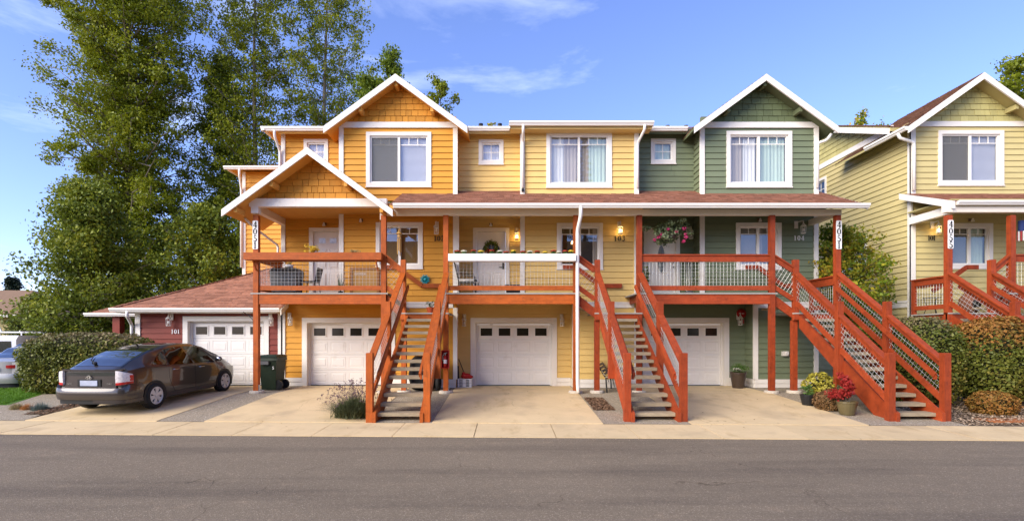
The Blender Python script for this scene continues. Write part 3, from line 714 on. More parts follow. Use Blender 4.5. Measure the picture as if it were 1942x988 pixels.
        downspout(h, [(b1+.12, y0-.06, 8.18), (b1+.12, y0-.06, 8.05), (b1+.0, F1-.1, 7.78), (b1+.0, F1-.1, 6.42)])
        MB().box(b0-.01, b0+.07, F1-.14, F1-.06, 6.30, 6.38).build('spout_end', 'black_plastic', h)
D_ = lambda l=None, r=None, room='room', d=.55: dict(left=l, right=r, room=room, depth=d)
# --- orange townhouse
h2 = thing('townhouse', 'orange townhouse with gabled porch and gabled upper window at left end of row', 'house', (-4.3, F0, .3))
r0, b0, b1 = -7.12, -5.08, -1.54
unit(h2, r0, b0, b1, 'orange_siding', 'orange_shake', 'soffit_orange', -6.35, -6.16, (-4.0, -2.56, 3.96, 5.37), (-4.3, -2.3, 6.47, 8.14), (PX(577, F0), PX(623, F0), 7.37, 8.15), True, 'six', None,
     [D_([('blind', 'wood_blind', .0, 1)], [('blind', 'wood_blind')]), D_([('blind', 'blind'), ('screen', '')], [('blind', 'blind')], 'room_light', .3), D_([('curtain', 'blind')], None, 'room_light', .3)])
boardv(h2, W0, r0-.05, r0+.08, .56, ZC); boardv(h2, W0, r0-.05, r0+.08, 6.1, ZE)
sl_ = Wall('x', r0, -1); backing(h2, sl_, F0+.12, 22, .3, 8.4, 'orange_siding'); siding(h2, sl_, F0, 20.3, 4.6, ZE, 'orange_siding', one=True)
gutter(h2, (-7.62, 15.98, 8.38), (b0-.36, 15.98, 8.38), (0, -1, 0)); gutter(h2, (-7.5, 22, 8.38), (-7.5, 15.87, 8.38), (-1, 0, 0))
mb = MB(); mb.prism([(-7.5, 15.98, 8.36), (r0, 15.98, 8.36), (r0, 22.2, 10.85), (-7.5, 22.2, 8.4)], (0, 0, -.05)); mb.build('roof_return', 'soffit_orange', h2)
downspout(h2, [(PX(520, 15.9), 15.92, 8.28), (PX(520, 15.9), 15.92, 8.1), (r0-.06, F0-.1, 7.75), (r0-.06, F0-.1, 6.2)])
# small roof vents showing over the gutter
for px in (912, 948):
    v = MB(); x = PX(px, 16.9); v.lathe([(.075, 0), (.075, .33)], (x, 16.9, 8.55), 10).build('roof_vent', 'black_plastic', h2)
# gabled porch of the orange house
GY = 13.97; gx, gza, gze, ghw = -5.42, 7.0, 5.30, 2.33; sl = (gza-gze)/ghw
gable_roof(h2, gx, gze, gza, ghw, GY, 16.3, 'shingle_red', 'soffit_orange', .12, 'porch_gable_roof', cut=(14.36, 1.66))
rake(h2, F(GY), (gx, gza+.02), (gx-ghw, gze+.02), (gx+ghw, gze+.02), t=.19)
WB = F(14.5)
shakes(h2, WB, [(gx-(gza-.1-5.745)/sl, 5.745), (gx+(gza-.1-5.745)/sl, 5.745), (gx, gza-.1)], 'orange_shake')
mb = MB(); WB.poly(mb, [(-7.05, 5.6), (-3.79, 5.6), (gx, gza-.1)], -.1, -.002); mb.build('gable_wall', 'orange_siding', h2)
for s in (-1, 1):
    x = gx+s*1.02; mb = MB(); mb.box(x-.045, x+.045, GY+.05, 14.46, gza-sl*1.02-.27, gza-sl*1.02-.13); mb.build('lookout', 'soffit_orange', h2)
    x = gx+s*2.0; mb = MB(); mb.box(x-.045, x+.045, GY+.05, 14.46, gza-sl*2.0-.27, gza-sl*2.0-.13); mb.build('lookout', 'soffit_orange', h2)
MB().box(-7.22, -3.36, 14.37, 14.53, 5.515, 5.74).build('porch_beam', 'white_trim', h2)
MB().box(-7.2, -7.04, 14.532, 16.3, 5.42, 5.70).build('porch_side_beam', 'cream_beam', h2)
MB().box(-7.16, -6.96, 14.36, 14.54, 5.33, 5.514).build('post_cap', 'white_trim', h2)
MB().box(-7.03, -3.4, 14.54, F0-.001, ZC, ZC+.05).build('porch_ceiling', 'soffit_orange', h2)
downspout(h2, [(-7.6, 14.9, 5.3), (-7.5, 15.3, 5.1), (-7.22, 16.2, 4.75), (-7.22, 16.2, 3.1)], .035)
# shed porch roof of the orange house
porch_slab(h2, -3.2, b1, 'soffit_orange'); gutter(h2, (-3.08, 14.02, 5.49), (b1, 14.02, 5.49), (0, -1, 0))
MB().box(-3.36, b1, 14.38, 14.52, 5.28, 5.44).build('porch_beam', 'cream_beam', h2)
MB().box(-3.6, -3.44, 14.6, 14.75, 5.2, 5.55).build('beam_end', 'cream_beam', h2)
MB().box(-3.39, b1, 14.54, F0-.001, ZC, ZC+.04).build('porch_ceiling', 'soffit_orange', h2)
# left rear wing of the orange house
WW = F(20.3); wx0 = -10.4
backing(h2, WW, wx0, r0, .3, 8.4, 'orange_siding'); siding(h2, WW, wx0+.08, r0, 3.9, 8.38, 'orange_siding', lap=.036)
boardv(h2, WW, wx0-.04, wx0+.09, 3.9, 8.38); sl2 = Wall('x', wx0, -1); backing(h2, sl2, 20.43, 26, .3, 8.4, 'orange_siding')
gutter(h2, (-10.95, 19.92, 8.47), (r0, 19.92, 8.47), (0, -1, 0)); gutter(h2, (-10.83, 26, 8.47), (-10.83, 19.85, 8.47), (-1, 0, 0))
mb = MB(); mb.prism([(-10.85, 19.92, 8.45), (r0, 19.92, 8.45), (r0, 24, 9.9), (-8.4, 24, 9.9), (-10.85, 26, 8.47)], (0, 0, -.06)); rw = mb.build('wing_roof', 'soffit_orange', h2)
shingles(rw, (-10.9, 19.9, 8.47), (1, 0, 0), (0, 4.1, 1.46), [(0, 0), (3.78, 0), (3.78, 4.3), (2.4, 4.3)], 'shingle_brown')
downspout(h2, [(PX(455, 19.9), 19.86, 8.37), (PX(455, 19.9), 19.86, 8.15), (wx0-.05, 20.2, 7.7), (wx0-.05, 20.2, 4.6)], .045)
# --- yellow townhouse
h3 = thing('townhouse', 'yellow middle townhouse with flat-eaved upper bay and white flower box', 'house', (1.2, F0, .3))
r0, b0, b1 = -1.54, .48, 4.02
unit(h3, r0, b0, b1, 'yellow_siding', None, 'soffit_yellow', -.98, -.935, (PX(1056, F1), PX(1143, F1), 3.94, 5.35), (PX(1036, F1), PX(1160, F1), 6.45, 8.16), (PX(908, F0), PX(955, F0), 7.36, 8.14), False, 'fan', None,
     [D_(None, [('curtain', 'curtain_tan', .75, 1)], 'room', 1.2), D_([('curtain', 'curtain', 0, .5), ('curtain', 'curtain_tan', .5, 1)], [('curtain', 'curtain_tan', 0, .35), ('curtain', 'curtain_green', .35, 1)], 'room_light', .35), D_([('curtain', 'blind')], None, 'room_light', .3)])
gutter(h3, (-1.19, 15.98, 8.38), (.10, 15.98, 8.38), (0, -1, 0))
porch_slab(h3, r0, b1, 'soffit_yellow'); gutter(h3, (r0, 14.02, 5.49), (b1, 14.02, 5.49), (0, -1, 0))
MB().box(r0, b1, 14.38, 14.52, 5.28, 5.44).build('porch_beam', 'cream_beam', h3)
MB().box(r0, b1, 14.54, F0-.001, ZC, ZC+.04).build('porch_ceiling', 'soffit_yellow', h3)
downspout(h3, [(PX(1102, 13.9), 13.96, 5.42), (PX(1102, 13.9), 13.96, 5.15), (1.98, 14.22, 4.80), (1.98, 14.22, 3.0), (1.985, 14.22, .55), (2.0, 14.2, .30)], .05)
boardv(h3, W1, r0+.0, r0+.09, 2.95, ZC, .049)
# --- green townhouse
h4 = thing('townhouse', 'dark green townhouse with gabled upper bay at right end of row', 'house', (6.8, F0, .3))
r0, b0, b1 = 4.02, 6.0, 9.54
unit(h4, r0, b0, b1, 'green_siding', 'green_shake', 'soffit_green', 4.51, 4.5, (PX(1395, F1), PX(1481, F1), 3.94, 5.36), (PX(1377, F1), PX(1501, F1), 6.46, 8.17), (PX(1234, F0), PX(1281, F0), 7.38, 8.17), True, 'oval', None,
     [D_([('blind', 'curtain_tan')], [('curtain', 'curtain_tan', 0, .3)], 'room_light', .5), D_([('curtain', 'curtain_tan', 0, .48), ('curtain', 'curtain', .5, 1)], [('curtain', 'curtain_green')], 'room_light', .35), D_([('curtain', 'curtain_green')], None, 'room_light', .3)])
gutter(h4, (4.42, 15.98, 8.38), (b0-.36, 15.98, 8.38), (0, -1, 0))
porch_slab(h4, r0, 9.86, 'soffit_green'); gutter(h4, (r0, 14.02, 5.49), (9.90, 14.02, 5.49), (0, -1, 0))
mb = MB(); ze = 5.46+.445*(F0-14.02); mb.prism([(9.862, 14.0, 5.47), (9.862, F0, ze+.01), (9.862, F0, ze-.16), (9.862, 14.0, 5.34)], (.035, 0, 0)); mb.build('rake_board', 'white_trim', h4)
MB().box(r0, 9.42, 14.38, 14.52, 5.28, 5.44).build('porch_beam', 'cream_beam', h4)
MB().box(9.28, 9.42, 14.522, F1, 5.28, 5.44).build('porch_side_beam', 'cream_beam', h4)
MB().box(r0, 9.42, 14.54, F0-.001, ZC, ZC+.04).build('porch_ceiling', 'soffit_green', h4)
sr = Wall('x', b1, 1); backing(h4, sr, F1+.1, 22, .3, 8.4, 'green_siding')
downspout(h4, [(b1+.30, 15.5, 8.0), (b1+.2, 15.55, 7.82), (b1-.02, F1-.1, 7.78), (b1-.02, F1-.1, 6.42)])
for px in (1266, 1301):
    v = MB(); x = PX(px, 16.9); v.lathe([(.07, 0), (.07, .27)], (x, 16.9, 8.55), 10).build('roof_vent', 'black_plastic', h4)
mb = MB(); W1.box(mb, PX(1481, F1), PX(1492, F1), .03, .12, 1.28, 1.42); mb.tube([W1.p(PX(1488, F1), .12, 1.35), W1.p(PX(1488, F1), .16, 1.35)], .05, 10); mb.build('dryer_vent', 'lantern_white', h4)
# --- red garage unit
h1 = thing('garage', 'low dark red garage with white door and hipped red shingle roof', 'house', (-9.4, F0, .3))
op = [(-10.17, -7.70, 0, 2.38)]
backing(h1, W0, -11.75, -7.14, .3, 2.62, 'red_siding', op); siding(h1, W0, -11.66, -7.24, .5, 2.62, 'red_siding', [(-10.3, -7.57, 0, 2.5)])
garage_door(h1, W0, -10.15, -7.72, .303, 2.36); skirt(h1, W0, -11.7, -10.33, .3, .5); skirt(h1, W0, -7.55, -7.24, .3, .5)
boardv(h1, W0, -11.82, -11.66, .3, 2.62); boardv(h1, W0, -7.27, -7.12, .3, 2.95)
swr = Wall('x', -11.75, -1); backing(h1, swr, F0+.12, 22, .3, 2.62, 'red_siding')
mb = MB(); mb.prism([(-12.2, 15.87, 2.74), (-7.14, 15.87, 2.74), (-7.14, 20.28, 4.945), (-7.79, 20.28, 4.945)], (0, 0, -.1)); rg = mb.build('roof', 'cream_beam', h1)
mb = MB(); mb.prism([(-12.2, 15.87, 2.74), (-7.79, 20.28, 4.945), (-12.2, 24.7, 2.74)], (0, 0, -.1)); mb.build('hip_roof_side', 'shingle_red', h1)
Lr = math.hypot(4.41, 2.205)
shingles(rg, (-12.22, 15.85, 2.745), (1, 0, 0), (0, 4.41, 2.205), [(0, 0), (5.06, 0), (5.06, Lr), (4.41, Lr)], 'shingle_red', tab=.3)
mb = MB(); mb.prism([(-7.138, 15.87, 2.74), (-6.95, 15.87, 2.74), (-6.95, 16.28, 2.945), (-7.138, 16.28, 2.945)], (0, 0, -.1)); mb.build('roof_end', 'cream_beam', h1)
shingles(rg, (-7.15, 15.85, 2.745), (1, 0, 0), (0, 4.41, 2.205), [(0, 0), (.21, 0), (.21, .48), (0, .48)], 'shingle_red', tab=.3)
mb = MB(); mb.prism([(-6.948, 15.75, 2.70), (-6.948, 16.28, 2.97), (-6.948, 16.28, 2.80), (-6.948, 15.75, 2.53)], (.03, 0, 0)); mb.build('rake_board', 'white_trim', h1)
mb = MB()                                        # hip cap
for k in range(26):
    t = k*.17; a = Vector((-12.2+t, 15.87+t, 2.76+t*.5)); b = a+Vector((.18, .18, .09)); mb.bar(a, b, .26, .02, (-.3, -.3, 1))
mb.build('hip_cap', 'shingle_red', h1, stuff=True)
gutter(h1, (-12.24, 15.87, 2.75), (-6.99, 15.87, 2.75), (0, -1, 0)); MB().box(-12.1, -7.14, 15.88, F0-.002, 2.60, 2.635).build('soffit', 'cream_beam', h1)
downspout(h1, [(PX(241, 15.8), 15.8, 2.64), (PX(241, 15.8), 15.8, 2.5), (-11.9, F0-.08, 2.25), (-11.9, F0-.08, .35)], .045)
MB().box(-15.1, -11.8, 18.45, 22, 2.60, 2.68).build('side_porch_soffit', 'white_trim', h1); gutter(h1, (-15.15, 18.45, 2.72), (-11.8, 18.45, 2.72), (0, -1, 0))
shingles(rg, (-15.1, 18.43, 2.70), (1, 0, 0), (0, 2, 1), [(0, 0), (3.4, 0), (3.4, 2.4), (2.2, 2.4)], 'shingle_red', tab=.3)
MB().box(-15.1, -11.8, 18.5, 22, 2.69, 2.70).build('side_porch_roof', 'shingle_red', h1)
MB().box(PX(222, 18.6)-.13, PX(222, 18.6)+.13, 18.55, 18.8, .29, 2.6).build('porch_post', 'red_siding', h1)
# --- pale house on the right
h5 = thing('house', 'pale lime house with gabled bay and long sided flank on the right', 'house', (14.5, 16.2, .3))
Y5 = 16.15; W5 = F(Y5); X5 = 12.78; WS = Wall('x', X5, -1)
tw5 = (PX(1778, Y5), PX(1902, Y5), 6.63, 8.35); dw5 = (PX(1797, Y5), PX(1881, Y5), 4.02, 5.43)
for (z0, z1, o) in ((.3, 3.0, None), (3.0, 6.0, dw5), (6.001, 8.56, tw5)):
    oo = [(o[0]+.05, o[1]-.05, o[2]+.05, o[3]-.05)] if o else []
    backing(h5, W5, X5, 18.5, z0, z1, 'lime_siding', oo)
    siding(h5, W5, X5+.1, 18.4, (.56, 3.02, 6.30)[(.3, 3.0, 6.001).index(z0)], min(z1, 8.46) if z0 != 3.0 else 5.95, 'lime_siding', oo)
window(h5, W5, *dw5, muntin=2, **D_([('blind', 'screen_grey', 0, 1)], [('curtain', 'curtain_green', 0, 1)], 'room', .5))
window(h5, W5, *tw5, **D_([('blind', 'curtain_tan'), ('screen', '')], [('blind', 'blind')], 'room_light', .3))
boardv(h5, W5, X5-.05, X5+.10, .3, 5.7); boardv(h5, W5, X5-.05, X5+.10, 6.2, 8.465)
boardv(h5, W5, X5+.06, 16.46, 8.47, 8.63, .06, name='band_board')
apx, zap, zep, hwp = 14.65, 9.94, 8.29, 2.32; Yg5 = 15.72
gable_roof(h5, apx, zep, zap, hwp, Yg5, 19.2, 'shingle_brown', 'soffit_lime'); rake(h5, F(Yg5), (apx, zap+.015), (apx-hwp, zep+.015), (apx+hwp, zep+.015))
sl5 = (zap-zep)/hwp; a5 = (zap-.08-8.635)/sl5
mb = MB(); W5.poly(mb, [(X5, 8.45), (16.52, 8.45), (16.52, zap-sl5*1.87-.08), (apx, zap-.08), (X5, zap-sl5*1.87-.08)], -.1, -.002); mb.build('gable_wall', 'lime_siding', h5)
shakes(h5, W5, [(apx-a5, 8.635), (apx+a5, 8.635), (apx, zap-.08)], 'lime_shake')
for s in (-1, 1):
    x = apx+s*1.1; MB().box(x-.045, x+.045, Yg5+.05, Y5-.03, zap-sl5*1.1-.28, zap-sl5*1.1-.14).build('lookout', 'soffit_lime', h5)
gutter(h5, (apx-hwp, Yg5-.02, zep+.03), (apx-hwp, 17.5, zep+.03), (-1, 0, 0))
downspout(h5, [(apx-hwp-.06, Yg5+.3, zep-.08), (apx-hwp-.02, Yg5+.3, zep-.22), (X5-.0, Y5-.1, 7.95), (X5-.0, Y5-.1, 6.45)], .05)
sop = [(18.15, 19.35, 4.1, 5.35), (20.45, 21.2, 7.45, 8.2)]
backing(h5, WS, Y5+.12, 26, .3, 8.55, 'lime_siding', sop)
siding(h5, WS, Y5+.1, 24, 3.02, 8.64, 'lime_siding', sop)
window(h5, WS, 18.08, 19.42, 4.03, 5.42, muntin=2, **D_(None, None, 'room', .6)); window(h5, WS, 20.38, 21.28, 7.38, 8.27, kind='small', tw=.10, **D_(None, None, 'room', .6))
boardv(h5, WS, Y5-.045, Y5+.1, .3, 8.6)
mb = MB(); WS.box(mb, Y5+.1, 24, -.01, .04, 2.80, 2.95); WS.box(mb, Y5+.1, 24, -.01, .055, 2.955, 3.02); mb.build('belly_band', 'white_trim', h5)
siding(h5, WS, Y5+.1, 24, .56, 2.8, 'lime_siding', one=True)
mb = MB(); WS.box(mb, 16.9, 24, -.01, .05, 8.645, 8.84); mb.build('band_board', 'white_trim', h5)
mb = MB(); WS.poly(mb, [(16.75, 8.56), (24.2, 8.56), (24.2, 11.6), (23.5, 11.45)], -.1, -.002); mb.build('gable_wall', 'lime_siding', h5)
shakes(h5, WS, [(17.5, 8.845), (24, 8.845), (24, 11.5), (23.5, 11.33)], 'lime_shake')
mb = MB(); Wr = Wall('x', X5-.38, -1); Wr.poly(mb, [(16.55, 8.60), (23.5, 11.50), (23.5, 11.30), (16.55, 8.40)], 0, .04); mb.build('rake_board', 'white_trim', h5)
mb = MB(); mb.prism([(X5-.38, 16.5, 8.60), (X5-.38, 23.5, 11.52), (X5-.38, 23.5, 11.40), (X5-.38, 16.5, 8.48)], (.36, 0, 0)); mb.prism([(X5-.018, 19.4, 9.81), (X5-.018, 23.5, 11.52), (X5-.018, 23.5, 11.40), (X5-.018, 19.4, 9.69)], (6.6, 0, 0)); r5 = mb.build('roof', 'soffit_lime', h5)
shingles(r5, (X5-.42, 16.48, 8.605), (1, 0, 0), (0, 7, 2.92), [(0, 0), (.4, 0), (.4, 7.5), (0, 7.5)], 'shingle_brown', tab=.3); shingles(r5, (X5-.02, 16.48, 8.605), (1, 0, 0), (0, 7, 2.92), [(0, 3.15), (6.6, 3.15), (6.6, 7.5), (0, 7.5)], 'shingle_brown', tab=.3)
MB().lathe([(.05, 0), (.05, .35), (.07, .36), (.07, .42)], (PX(1783, 16.8), 16.9, 9.15), 10).build('roof_vent', 'dark_metal', h5)
r5p = porch_slab(h5, 12.52, 18, 'soffit_lime', 14.35, 5.62, .40, Y5, True); gutter(h5, (12.6, 14.35, 5.66), (18, 14.35, 5.66), (0, -1, 0))
mb = MB(); ze = 5.62+.40*(Y5-14.35); mb.prism([(12.48, 14.27, 5.64), (12.48, Y5+.12, ze+.06), (12.48, Y5+.12, ze-.12), (12.48, 14.27, 5.44)], (.04, 0, 0)); mb.build('rake_board', 'white_trim', h5)
MB().box(12.36, 18, 14.38, 14.54, 5.36, 5.58).build('porch_beam', 'cream_beam', h5)
MB().box(12.66, 12.82, 14.542, Y5-.06, 5.38, 5.60).build('porch_side_beam', 'white_trim', h5)
MB().box(12.66, 18, 14.56, Y5-.001, 5.74, 5.78).build('porch_ceiling', 'soffit_lime', h5)
# --- tan house far left
h6 = thing('house', 'tan house with low brown hipped roof far left behind parked cars', 'house', (-36, 34, .2))
W6 = F(34); backing(h6, W6, -46, -32.5, .2, 3.3, 'tan_siding'); siding(h6, W6, -46, -32.5, .4, 3.25, 'tan_siding', one=True); boardv(h6, W6, -32.6, -32.4, .2, 3.3, .06)
Wt = Wall('x', -32.5, 1); backing(h6, Wt, 34.1, 44, .2, 3.3, 'tan_siding')
mb = MB(); mb.add([(-47, 33.3, 3.25), (-31.8, 33.3, 3.25), (-36, 39, 5.4), (-47, 39, 5.4), (-31.8, 45, 3.25)], [(0, 1, 2, 3), (1, 4, 2)]); mb.build('roof', 'roof_tan', h6)
gutter(h6, (-47, 33.3, 3.3), (-31.8, 33.3, 3.3), (0, -1, 0), .12, .16)
window(h6, W6, -38, -36.6, 1.2, 2.6, **D_(None, None))

# --- house across the street, behind the camera, mirrored in the deck windows
h7 = thing('house', 'brown house across the street mirrored in the yellow deck window', 'house', (0, -14, 0))
W7 = Wall('y', -13.0, 1); backing(h7, W7, -15, 17, 0, 6.2, 'tan_siding'); siding(h7, W7, -15, 17, .3, 6.1, 'tan_siding', one=True)
MB().box(-15, 17, -21, -13.13, .02, 6.15).build('wall_core', 'tan_siding', h7)
mb = MB(); mb.prism([(-15.6, -12.4, 5.9), (-15.6, -17.0, 10.9), (-15.6, -21.6, 5.9)], (33.2, 0, 0)); mb.build('roof', 'roof_tan', h7)
for gx_ in (-8.5, 2.5, 11.5):
    mb = MB(); mb.prism([(gx_-2.6, -11.7, 5.9), (gx_+2.6, -11.7, 5.9), (gx_, -11.7, 9.2)], (0, -4.5, 0)); mb.build('gable', 'tan_siding', h7)
    rake(h7, Wall('y', -11.68, 1), (gx_, 9.45), (gx_-2.9, 5.9), (gx_+2.9, 5.9), t=.3)
    window(h7, W7, gx_-.9, gx_+.9, 3.6, 5.2, **D_(None, None))
# ------------------------------------------------------------------ decks and staircases
Y1, RUN, RISE, ZB = 10.95, .2654, .177, .06
YL = Y1+13*RUN; ZL = ZB+14*RISE; ZD = 3.095      # landing front, landing top, deck top
def zn(y): return ZB+RISE+(y-Y1)*RISE/RUN
def wires(h, A, B, hgt, sp=.1, r=.0033):
    A = Vector(A); B = Vector(B); d = B-A; Lx = d.length; u = d/Lx; up = Vector((0, 0, 1)); cosb = math.sqrt(max(1e-6, 1-u.z**2))
    v = (up-u*u.z).normalized(); H_ = hgt*cosb; sh = hgt*u.z        # sh: shift along u of the upper edge
    mb = MB(); n = max(2, int(round(H_/sp)))
    for i in range(n+1):
        t = H_*i/n; s0 = sh*i/n; mb.tube([A+v*t+u*s0, A+v*t+u*(s0+Lx)], r, 4, False)
    m_ = int((Lx+abs(sh))/sp)
    for k in range(-1, m_+2):
        s = k*sp+.02+min(0, sh); lo, hi = 0.0, H_
        if abs(sh) < 1e-6:
            if not 0 < s < Lx: continue
        else:
            a0, a1 = (s)*H_/sh, (s-Lx)*H_/sh     # t where s = sh*t/H and s = sh*t/H+Lx
            lo, hi = max(0, min(a0, a1)), min(H_, max(a0, a1))
            if hi-lo < .02: continue
        mb.tube([A+u*s+v*lo, A+u*s+v*hi], r, 4, False)
    return mb.build('wire_panel', 'wire', h)
def guard(h, P, Q, m, top=1.06, bot=.10, cap=.14, wire=True, trail=.17, brail=.13):
    """rail between plan points P,Q (with floor z); level or sloping"""
    P = Vector(P); Q = Vector(Q); up = Vector((0, 0, 1))
    MB().bar(P+up*(top-.02), Q+up*(top-.02), cap, .04).build('rail_cap', m, h)
    MB().bar(P+up*(top-.042-trail/2), Q+up*(top-.042-trail/2), .045, trail).build('top_rail', m, h)
    MB().bar(P+up*(bot+brail/2), Q+up*(bot+brail/2), .05, brail).build('bottom_rail', m, h)
    if wire: wires(h, P+up*(bot+brail), Q+up*(bot+brail), top-.042-trail-bot-brail)
def post(h, x, y, z0, z1, m, s=.14, name='post'):
    b = .008; mb = MB(); r = s/2
    mb.box(x-r, x+r, y-r, y+r, z0, z1-b); mb.add([(x-r, y-r, z1-b), (x+r, y-r, z1-b), (x+r, y+r, z1-b), (x-r, y+r, z1-b), (x-r+b, y-r+b, z1), (x+r-b, y-r+b, z1), (x+r-b, y+r-b, z1), (x-r+b, y+r-b, z1)], [(0, 1, 5, 4), (1, 2, 6, 5), (2, 3, 7, 6), (3, 0, 4, 7), (4, 5, 6, 7)])
    return mb.build(name, m, h)
def pier(h, x, y):
    z = zg(x, y); MB().lathe([(.20, -.06), (.20, .05), (.18, .075), (.0, .077)], (x, y, z), 14).build('pier', 'pier', h)
    MB().box(x+.072, x+.08, y-.05, y+.05, z+.076, z+.24).build('post_bracket', 'wire', h)
def deck(label, x0, x1, m, px, side=0, cap=True, railtop=None):
    h = thing('deck', label, 'deck', ((x0+x1)/2, 14.45, .27), 'raised timber decks')
    yf = 14.40
    MB().box(x0-.06, x1+.06, yf-.03, F1-.04, ZD-.035, ZD).build('decking', 'deck_grey', h)
    MB().box(x0, x1, yf, yf+.09, ZD-.31, ZD-.04).build('rim_beam', m, h)
    for k in range(9):
        x = x0+.1+(x1-x0-.2)*k/8; MB().box(x-.02, x+.02, yf+.092, F1-.06, ZD-.24, ZD-.036).build('joist', m, h)
    for p in px:
        post(h, p, 14.45, zg(p, 14.45)+.07, 5.279, m); pier(h, p, 14.45)
    a, b = px[0]+.07, px[-1]-.07
    guard(h, (a, 14.45, ZD), (b, 14.45, ZD), m, top=1.09, bot=.075, cap=.10)
    if side:
        xs = px[0] if side < 0 else px[-1]; guard(h, (xs, 14.53, ZD), (xs, F1+.3 if side < 0 else F1-.03, ZD), m, top=1.09, bot=.075)
        post(h, xs, F1+.2 if side < 0 else F1-.1, ZD, ZD+1.05, m, .1, 'end_post')
    return h
def staircase(label, x0, x1, m, side=-1, own_tall=False, deckx=None, base=True, right_guard=False):
    """side -1: the deck is on the left of the landing, +1: on the right"""
    h = thing('staircase', label, 'staircase', ((x0+x1)/2, Y1, ZB), 'timber staircases')
    me = None
    for i in range(1, 14):
        if me is None:
            t = MB(); w = x1-x0; o = ORG[h.name]; t.box(x0, x1, Y1, Y1+.285, ZB+RISE-.075, ZB+RISE); ob = t.build('tread', 'tread_wood', h); me = ob.data
        else:
            ob = link('tread', me, h); ob.location = (0, (i-1)*RUN, (i-1)*RISE)
    for s, xe in ((-1, x0), (1, x1)):
        xa, xb = (xe-.078, xe-.004) if s < 0 else (xe+.004, xe+.078)
        pts = [(Y1-.16, ZB-.03), (Y1-.16, ZB+.19), (Y1+.02, zn(Y1)+.10), (YL, zn(YL)-.08), (YL, zn(YL)-.42), (Y1+.42, ZB-.01)]
        mb = MB(); mb.prism([(xa, y, z) for y, z in pts], (xb-xa, 0, 0)); mb.build('stringer', m, h)
        xp = xe+s*.148
        post(h, xp, Y1-.06, ZB-.03, 1.52, m); ym = 12.55
        post(h, xp, ym, zn(ym)-.46, zn(ym)+1.42, m)
        ends = [(Y1+.01, ym-.07), (ym+.07, YL-.02)]
        for ya, yb_ in ends:
            guard(h, (xp, ya, zn(ya)), (xp, yb_, zn(yb_)), m, top=1.14, bot=.22, cap=.15, trail=.13)
        xh = xe-s*.015                            # graspable inner handrail
        mb = MB(); mb.bar((xh, Y1-.0, zn(Y1)+.80), (xh, YL-.1, zn(YL-.1)+.80), .05, .10); mb.bar((xh+s*.04, Y1+.03, zn(Y1)+.76), (xh-s*.0, Y1+.03, zn(Y1)+.76), .07, .09); mb.build('handrail', m, h)
    xo = x0-.148 if side < 0 else x1+.148         # post at the head of the stair, deck side
    xt = x1+.148 if side < 0 else x0-.148
    post(h, xo, YL+.05, ZL-.2, 4.03, m)
    la, lb = (xo-.08, xt+.07) if side < 0 else (xt-.07, xo+.08)
    MB().box(la, lb, YL-.03, F1-.05, ZL-.035, ZL).build('landing', 'deck_grey', h)
    MB().box(la, lb, YL, YL+.05, ZL-.21, ZL-.04).build('landing_rim', m, h)
    post(h, xo+.0, YL+.13, zg(xo, 14.5)+.06, ZL-.212, m); pier(h, xo, YL+.13)
    if own_tall: post(h, xt, YL+.05, zg(xt, 14.5)+.06, 5.279, m); pier(h, xt, YL+.05)
    # steps from landing up to the deck
    d = deckx
    for k in (1, 2):
        f = k/2.6; xs = xo+(d-xo)*f; MB().box(min(xs-.14, xs+.14), max(xs-.14, xs+.14), YL+.12, F1-.12, ZL+k*.185-.06, ZL+k*.185).build('tread', 'tread_wood', h)
    mb = MB(); mb.prism([(xo, YL+.06, ZL-.2), (xo, YL+.06, ZL+.07), (d, YL+.06, ZD-.04), (d, YL+.06, ZD-.34)], (0, .045, 0)); mb.build('step_stringer', m, h)
    guard(h, (xo-side*-.07, YL+.05, ZL+.22), (d, YL+.05, ZD), m, top=1.08, bot=.10, cap=.12, trail=.14)
    # handrail on the wall along those steps
    yw = F1-.075; mb = MB(); sg = -side
    hx = [(-.98, 3.99), (-.60, 3.99), (.18, 3.42), (.82, 3.42)] if side < 0 else [(-.9, 3.99), (-.55, 3.99), (.5, 3.25)]
    q = [((x0 if side < 0 else x1)+(u if side < 0 else -u), yw, z) for u, z in hx]
    for a, b in zip(q[:-1], q[1:]): mb.bar(a, b, .05, .13)
    mb.build('wall_handrail', m, h)
    if right_guard:                               # outer side of the landing, back to the wall
        guard(h, (xt, YL+.12, ZL), (xt, F1-.03, ZL), m, top=1.06, bot=.12); post(h, xt, F1-.09, ZL, ZL+1.02, m, .1, 'end_post')
        mb = MB(); xh = xt+side*.06; mb.bar((xh, YL+.05, ZL+.84), (xh, F1-.05, ZL+.84), .05, .10); mb.build('handrail', m, h)
        MB().box(xt-.02, xt+.03, YL+.06, F1-.05, ZL-.21, ZL-.04).build('landing_rim', m, h)
    return h
k2 = deck('warm-light toned timber deck with wire railing in front of the orange townhouse', -7.12, -3.38, 'stain_warm_lit', (-7.04, -3.45), -1)
k3 = deck('timber deck carrying the long white flower box in front of yellow townhouse', -1.72, 2.03, 'stain_warm_lit', (-1.70, 1.96))
k4 = deck('red stained timber deck behind the pink hanging basket at green townhouse', 3.70, 7.56, 'stain_red', (3.75, 7.49))
s1 = staircase('straight timber staircase with extinguisher box beside it, left of the yellow garage', -2.75, -1.83, 'stain_warm_lit', -1, deckx=-3.38)
s2 = staircase('straight timber staircase between the yellow garage and the green garage', 2.72, 3.62, 'stain_red', -1, deckx=2.03)
s3 = staircase('red timber staircase ending beside potted red maple at green corner', 8.31, 9.19, 'stain_red', -1, own_tall=True, deckx=7.56, right_guard=True)
s4 = staircase('red timber staircase of pale house rising behind the right hedge', 12.62, 13.55, 'stain_red', 1, own_tall=True, deckx=14.18, right_guard=True)
